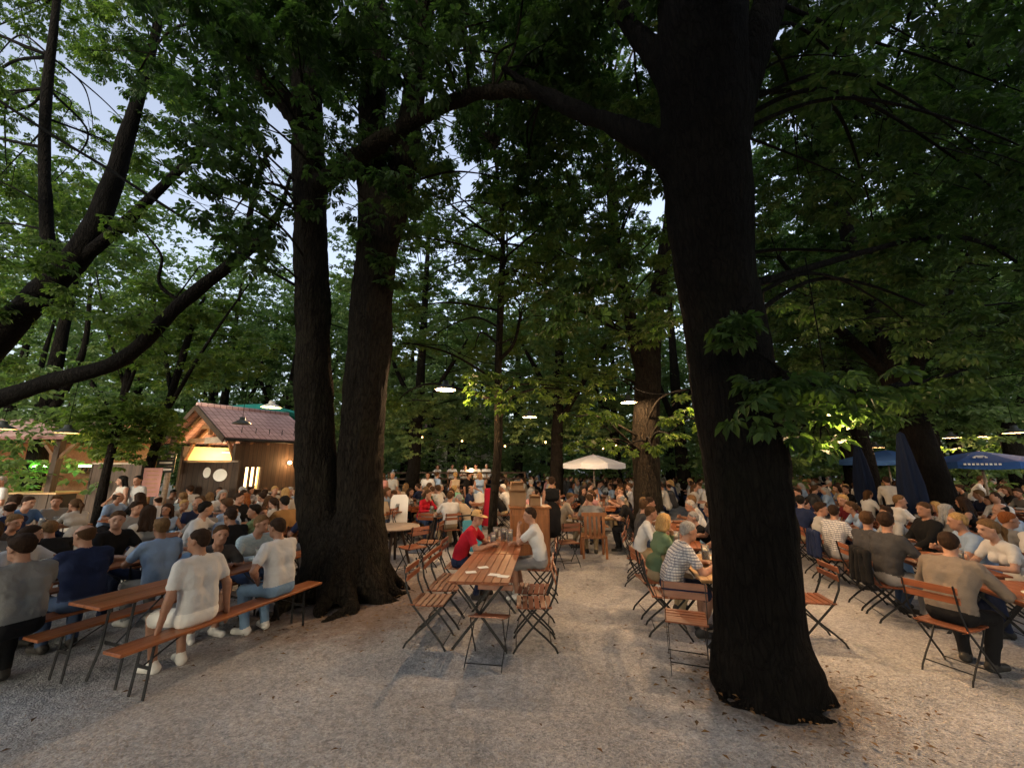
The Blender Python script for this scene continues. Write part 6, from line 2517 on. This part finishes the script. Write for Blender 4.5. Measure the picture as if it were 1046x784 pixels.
# ---- fill the seats
SH_W = [('white', 26), ('off-white', 12), ('pale blue', 11), ('light grey', 8), ('grey', 9), ('black', 17), ('navy', 12), ('charcoal', 10), ('blue', 4), ('pink', 5), ('beige', 6), ('red', 2), ('sage green', 3), ('ochre', 2), ('mint', 1), ('teal', 2), ('dark green', 2), ('burgundy', 2), ('plaid', 3), ('patterned blue', 2)]
SH_N, SH_P = [a for a, _ in SH_W], [b_ for _, b_ in SH_W]
SIT = ['lean_m', 'lean_f', 'lean_long', 'up_short', 'up_tank', 'chin_m', 'chin_f', 'hunch_m', 'hunch_f', 'back_m', 'back_f', 'turn_m', 'turn_f', 'mug_m', 'mug_long', 'up_m', 'up_f']
SIT_W = [10, 9, 8, 6, 6, 6, 6, 8, 6, 4, 4, 7, 7, 7, 6, 8, 8]
HAIR_C, HAIR_CW = list(HAIRS), [26, 14, 24, 12, 10, 8, 3, 3]


def visible(p):
    q = project((p.x, p.y, 1.2))
    return q is not None and -70 < q[0] < 1120 and q[1] < 830


cand = []
for s in SEATS:
    p = s[0]
    if not visible(p) or blocked(p, 0.28) or not free(p):
        continue
    cand.append((math.hypot(p.x, p.y), s))
cand.sort(key=lambda c: c[0])
LIMIT = 292
nplaced = len(PEOPLE)
REST = []
nchair = [0]
for d, (p, rz, kind, which, side, k, tc, near, fill) in cand:
    sidename = 'path-side' if side > 0 else 'far-side'
    sitter = rs.random() < fill and free(p)
    if kind == 'garden' and d < 17 and free(p, 0.40):
        (P_chair if d < 9.5 else P_chair_far).place(p - Vector((0, 0, 0)), rz + rs.uniform(-0.08, 0.08), '%s chair, %s %s seat of %s' % ('occupied' if sitter else 'empty', ordn(k), sidename, which), 'folding chairs', 'chair')
    if not sitter:
        continue
    key = rs.choices(SIT, SIT_W)[0]
    fem = key in FEMALE
    sh = rs.choices(SH_N, SH_P)[0]
    hs_ = rs.choice(('long', 'long', 'bob', 'tail', 'bun')) if fem else rs.choices(('short', 'buzz', 'full', 'balding'), (9, 4, 5, 2))[0]
    hc = rs.choices(HAIR_C, HAIR_CW)[0]
    TAKEN.append((p.x, p.y))
    if nplaced >= LIMIT:
        REST.append((p, rz, sh))
        continue
    nplaced += 1
    lab = '%s in %s %s, %s %s seat of %s' % ('woman' if fem else 'man', sh.replace('plaid', 'checked'), GARM[key], ordn(k), sidename, which)
    person(key, p + Vector((0, 0, 0)), rz + rs.uniform(-0.16, 0.16), sh, rs.choice(list(BOTTOMS)), (hs_, hc), rs.choices('abcd', (5, 4, 1, 4))[0], rs.choice(('dark', 'white')), lab, 'guests seated at the tables', rs.uniform(0.95, 1.05))

# ---- jackets over chair backs
def jacket_mesh(seed):
    P = [cone((-0.17, -0.265, 0.875), (0.17, -0.265, 0.875), 0.040, 0.040, 0, 0.03)]
    for q in (-0.11, 0, 0.11):
        P.append(cone((q, -0.300, 0.86), (q * 1.25, -0.315, 0.50), 0.040, 0.048, 0, 0.05))
    for q in (-1, 1):
        P.append(cone((0.19 * q, -0.275, 0.86), (0.235 * q, -0.300, 0.52), 0.042, 0.036, 0, 0.03))
    V, lo, ax = sdf_grid(P, 0.012, 0.03)
    G = np.stack(np.meshgrid(*ax, indexing='ij'), axis=-1)
    V = V + (vnoise(G * A3(1.4, 1, 0.5), 18.0, seed) * 0.009).astype(np.float32)
    v, f = surface_nets(V, lo, 0.012)
    return np_mesh('jacket', v, f, [M['sh_black']])


JK = jacket_mesh(5)
jn = 0
aisle = [s for _, s in cand if s[2] == 'garden' and s[4] < 0 and 'first aisle' in s[3] and math.hypot(s[0].x, s[0].y) < 11]
for s, colr in zip(aisle[::2], ('black', 'navy', 'charcoal', 'dark green')):
    o = link('jacket', JK)
    o.material_slots[0].link = 'OBJECT'
    o.material_slots[0].material = M['sh_' + colr]
    o.location = s[0]
    o.rotation_euler = (0, 0, s[1])
    tag(o, '%s jacket hung over the %s far-side chair of %s' % (colr, ordn(s[5]), s[3]), 'jacket', 'jackets on chair backs')


# ---- the crowd that merges into one mass far off
lo_fig = [np.array([v.co[:] for v in FIGS[k].me.vertices]) for k in ()]
def coarse_figure(seed, female):
    r = random.Random(seed)
    P = [cone((-0.08, 0, 0.58), (0.08, 0, 0.58), 0.13, 0.13, 1, 0.05), cone((0, 0.05, 0.62), (0, 0.12, 0.98), 0.15, 0.15, 1, 0.06), cone((-0.15, 0.13, 1.02), (0.15, 0.13, 1.02), 0.075, 0.075, 1, 0.05),
         cone((0, 0.14, 1.05), (0, 0.17, 1.18), 0.055, 0.05, 0, 0.02), ell((0, 0.19, 1.25), (0.078, 0.095, 0.115), 0, 0.02), ell((0, 0.165, 1.285), (0.088, 0.10, 0.095), 2, 0.01)]
    if female:
        P.append(cone((0, 0.10, 1.26), (0, 0.05, 1.02), 0.075, 0.06, 2, 0.02))
    for s in (-1, 1):
        P += [cone((0.19 * s, 0.13, 1.0), (0.26 * s, 0.22, 0.80), 0.055, 0.045, 1, 0.03), cone((0.26 * s, 0.22, 0.80), (0.08 * s, 0.45, 0.80), 0.042, 0.034, 0, 0.02),
              cone((0.09 * s, 0, 0.56), (0.11 * s, 0.42, 0.52), 0.085, 0.065, 3, 0.03), cone((0.11 * s, 0.42, 0.52), (0.11 * s, 0.36, 0.06), 0.06, 0.045, 3, 0.03)]
    V, lo, ax = sdf_grid(P, 0.034, 0.05)
    v, f = surface_nets(V, lo, 0.034)
    return v, f, face_tags(P, v[f].mean(axis=1))


CF = [coarse_figure(1, False), coarse_figure(2, True)]
for i in range(1100):
    a = rs.uniform(-50, 51)
    d = 15.0 + 38 * rs.random() ** 1.3
    x, y = d * math.sin(math.radians(a)), d * math.cos(math.radians(a))
    if a < -6 and d > 14:
        continue
    p = Vector((x, y, 0))
    if blocked(p, 0.3) or not free(p, 0.55):
        continue
    TAKEN.append((x, y))
    REST.append((p, rs.choice((RZ_PW, RZ_MW)) + rs.uniform(-0.6, 0.6), rs.choices(SH_N, SH_P)[0]))
crowd_sh = ['white', 'off-white', 'pale blue', 'light grey', 'black', 'navy', 'pink', 'charcoal', 'beige']
vs, fs, ms = [], [], []
nb = 0
for p, rz, sh in REST:
    v, f, t = CF[rs.random() < 0.45]
    c, s_ = math.cos(rz), math.sin(rz)
    k = rs.uniform(0.94, 1.06)
    R = np.array(((c, -s_, 0), (s_, c, 0), (0, 0, 1)))
    vs.append((v * k) @ R.T + A3(p.x, p.y, 0))
    fs.append(f + nb)
    nb += len(v)
    si = 1 + (crowd_sh.index(sh) if sh in crowd_sh else rs.randrange(len(crowd_sh)))
    hcol = 10 + rs.choices((0, 1, 2, 3), (5, 4, 2, 1))[0]
    lut = np.array((0, si, hcol, 14))
    ms.append(lut[t])
mats = [M['skin_a']] + [M['sh_' + k] for k in crowd_sh] + [M['hair_dark brown'], M['hair_brown'], M['hair_blond'], M['hair_grey'], M['b_navy']]
o = link('crowd', np_mesh('crowd', np.concatenate(vs), np.concatenate(fs), mats, np.concatenate(ms)))
tag(o, 'dense far crowd of seated guests merging under the trees', 'crowd', kind='stuff')
print('PEOPLE', len(PEOPLE), 'REST', len(REST), 'CAND', len(cand))
# ------------------------------------------------------------------ hanging lamps and cables
LAMPS = [(455, 398, 8.2, 0.22, True, 105, 'bright hanging lamp over the path left of the slender tree'), (541, 426, 12.5, 0.24, True, 55, 'hanging lamp beside the lamp-lit leaves past the slender tree'),
         (642, 411, 10.2, 0.20, True, 95, 'hanging lamp just left of the lamp-lit chestnut trunk'), (247, 433, 10.8, 0.24, False, 0, 'dark unlit hanging lamp in front of the kiosk roof'),
         (277, 416, 12.2, 0.30, True, 26, 'pale hanging lamp before the green parasol'), (68, 442, 9.6, 0.24, True, 7, 'hanging lamp before the beer bar roof'), (2, 438, 10.0, 0.26, True, 10, 'hanging lamp at the beer bar end, cut by the picture edge'),
         (894, 457, 13.5, 0.26, True, 10, 'hanging lamp between the closed blue parasols'), (972, 447, 13.0, 0.22, True, 24, 'hanging lamp above the open blue parasol'), (1037, 442, 10.5, 0.24, True, 22, 'hanging lamp at the far end of the lamp row'),
         (862, 446, 15.0, 0.22, True, 24, 'hanging lamp behind the lit yellow leaves'), (1003, 446, 16.0, 0.2, True, 20, 'small far hanging lamp right of the parasol top'), (850, 424, 4.0, 0.15, True, 38, 'hanging lamp hidden by the low bough of the thick trunk'),
         (737, 385, 6.2, 0.22, True, 135, 'hanging lamp behind the thick trunk above the checked-shirt man'), (872, 404, 8.6, 0.22, True, 34, 'hanging lamp behind the low bough above the aisle row'),
         (730, 430, 13.0, 0.2, True, 24, 'hanging lamp behind the thick trunk')]
for px, py, d, R, lit, pw, lb in LAMPS:
    o = pendant_lamp(R, lit, 1.6, pw * LAMP_K, 'white_enamel' if '277' == str(px) else 'dark_enamel', 0.22 if px in (737, 872) else 0.035)
    o.location = atd(px, py, d)
    tag(o, lb, 'lamp', 'hanging lamps')


def cable(name, pts, r, label, sag=0.15):
    out = []
    for a, c in zip(pts[:-1], pts[1:]):
        for k in range(10):
            t = k / 10
            q = a.lerp(c, t)
            q.z -= sag * 4 * t * (1 - t)
            out.append(q)
    out.append(pts[-1])
    b = MB()
    b.tube(out, r, 6)
    o = b.build(name, M['cable'])
    tag(o, label, 'cable')
    return o


cable('cable', [atz(-60, 62, 7.0), atz(110, 172, 7.2), atz(310, 296, 7.0)], 0.028, 'thick dark cable slanting down to the forked tree', 0.05)
cable('cable', [atz(335, 330, 7.0), atd(455, 352, 8.3), atd(512, 372, 9.0), atd(541, 380, 12.5)], 0.010, 'thin wire from the forked tree to the slender tree', 0.12)
cable('cable', [atd(512, 378, 9.0), atd(642, 392, 10.2), atz(712, 396, 4.3)], 0.009, 'thin wire from the slender tree to the thick trunk', 0.15)
# string of small bulbs under the far leaves
sb = empty('string_lights', (0, 0, 0))
tag(sb, 'string of small golden bulbs under the leaves past the serving cabinet', 'string lights')
ends = [atd(430, 447, 15.0), atd(488, 449, 14.2), atd(545, 452, 13.8), atd(590, 449, 13.6), atd(628, 452, 13.2)]
pts = []
for a, c in zip(ends[:-1], ends[1:]):
    for k in range(8):
        t = k / 8
        q = a.lerp(c, t)
        q.z -= 0.2 * t * (1 - t) * 4 * 0.5
        pts.append(q)
pts.append(ends[-1])
b = MB()
b.tube(pts, 0.008, 5)
b.build('wire', M['cable'], sb)
bv, bf = uv_ball(8, 6)
for i, q in enumerate(pts[::2]):
    if i in (1, 2, 4, 5, 7, 8, 10, 11, 13, 14):
        continue
    q = q + Vector((0, rs.uniform(-0.5, 0.5), rs.uniform(-0.25, 0.12)))
    b = MB()
    b.add(bv * A3(0.028, 0.028, 0.036) + A3(q.x, q.y, q.z - 0.06), bf, 0, True)
    b.build('bulb', M['string_bulb'], sb)
for q in (pts[3], pts[12], pts[18], pts[26]):
    ld = bpy.data.lights.new('string_light', 'POINT')
    ld.energy, ld.color, ld.shadow_soft_size = 16 * LAMP_K, (1.0, 0.58, 0.24), 0.2
    lo_ = bpy.data.objects.new('string_light', ld)
    COL.objects.link(lo_)
    lo_.parent = sb
    lo_.location = (q.x, q.y - 0.25, q.z - 0.1)

# ------------------------------------------------------------------ dusk sky
world = bpy.data.worlds.new('World')
scene.world = world
world.use_nodes = True
wn = world.node_tree
bg = wn.nodes['Background']
sky = wn.nodes.new('ShaderNodeTexSky')
sky.sky_type = 'NISHITA'
sky.sun_disc = False
SUN_EL, SUN_AZ = math.radians(SUN_EL_D), math.radians(200)
sky.sun_elevation = SUN_EL
sky.sun_rotation = SUN_AZ
sky.altitude = 500
sky.air_density = 1.0
sky.dust_density = 7.0
sky.ozone_density = 1.5
hsv = wn.nodes.new('ShaderNodeHueSaturation')
hsv.inputs['Hue'].default_value = 0.515
hsv.inputs['Saturation'].default_value = 0.58
hsv.inputs['Value'].default_value = 1.0
wn.links.new(sky.outputs[0], hsv.inputs['Color'])
wn.links.new(hsv.outputs[0], bg.inputs[0])
bg.inputs[1].default_value = SKY_K
sd = bpy.data.lights.new('sun', 'SUN')
sd.energy = SUN_K
sd.angle = math.radians(14)
sd.color = (1.0, 0.93, 0.86)
so = bpy.data.objects.new('sun', sd)
COL.objects.link(so)
so.rotation_euler = (math.radians(90) - SUN_EL, 0, PI - SUN_AZ)

scene.view_settings.view_transform = 'Standard'
scene.view_settings.look = 'None'
scene.view_settings.gamma = 1.0
scene.view_settings.exposure = EXPO
cy = scene.cycles
cy.use_denoising = True
cy.max_bounces = 5
cy.diffuse_bounces = 3
cy.glossy_bounces = 2
cy.transmission_bounces = 5
cy.transparent_max_bounces = 6
cy.sample_clamp_indirect = 4.0
cy.caustics_reflective = False
cy.caustics_refractive = False
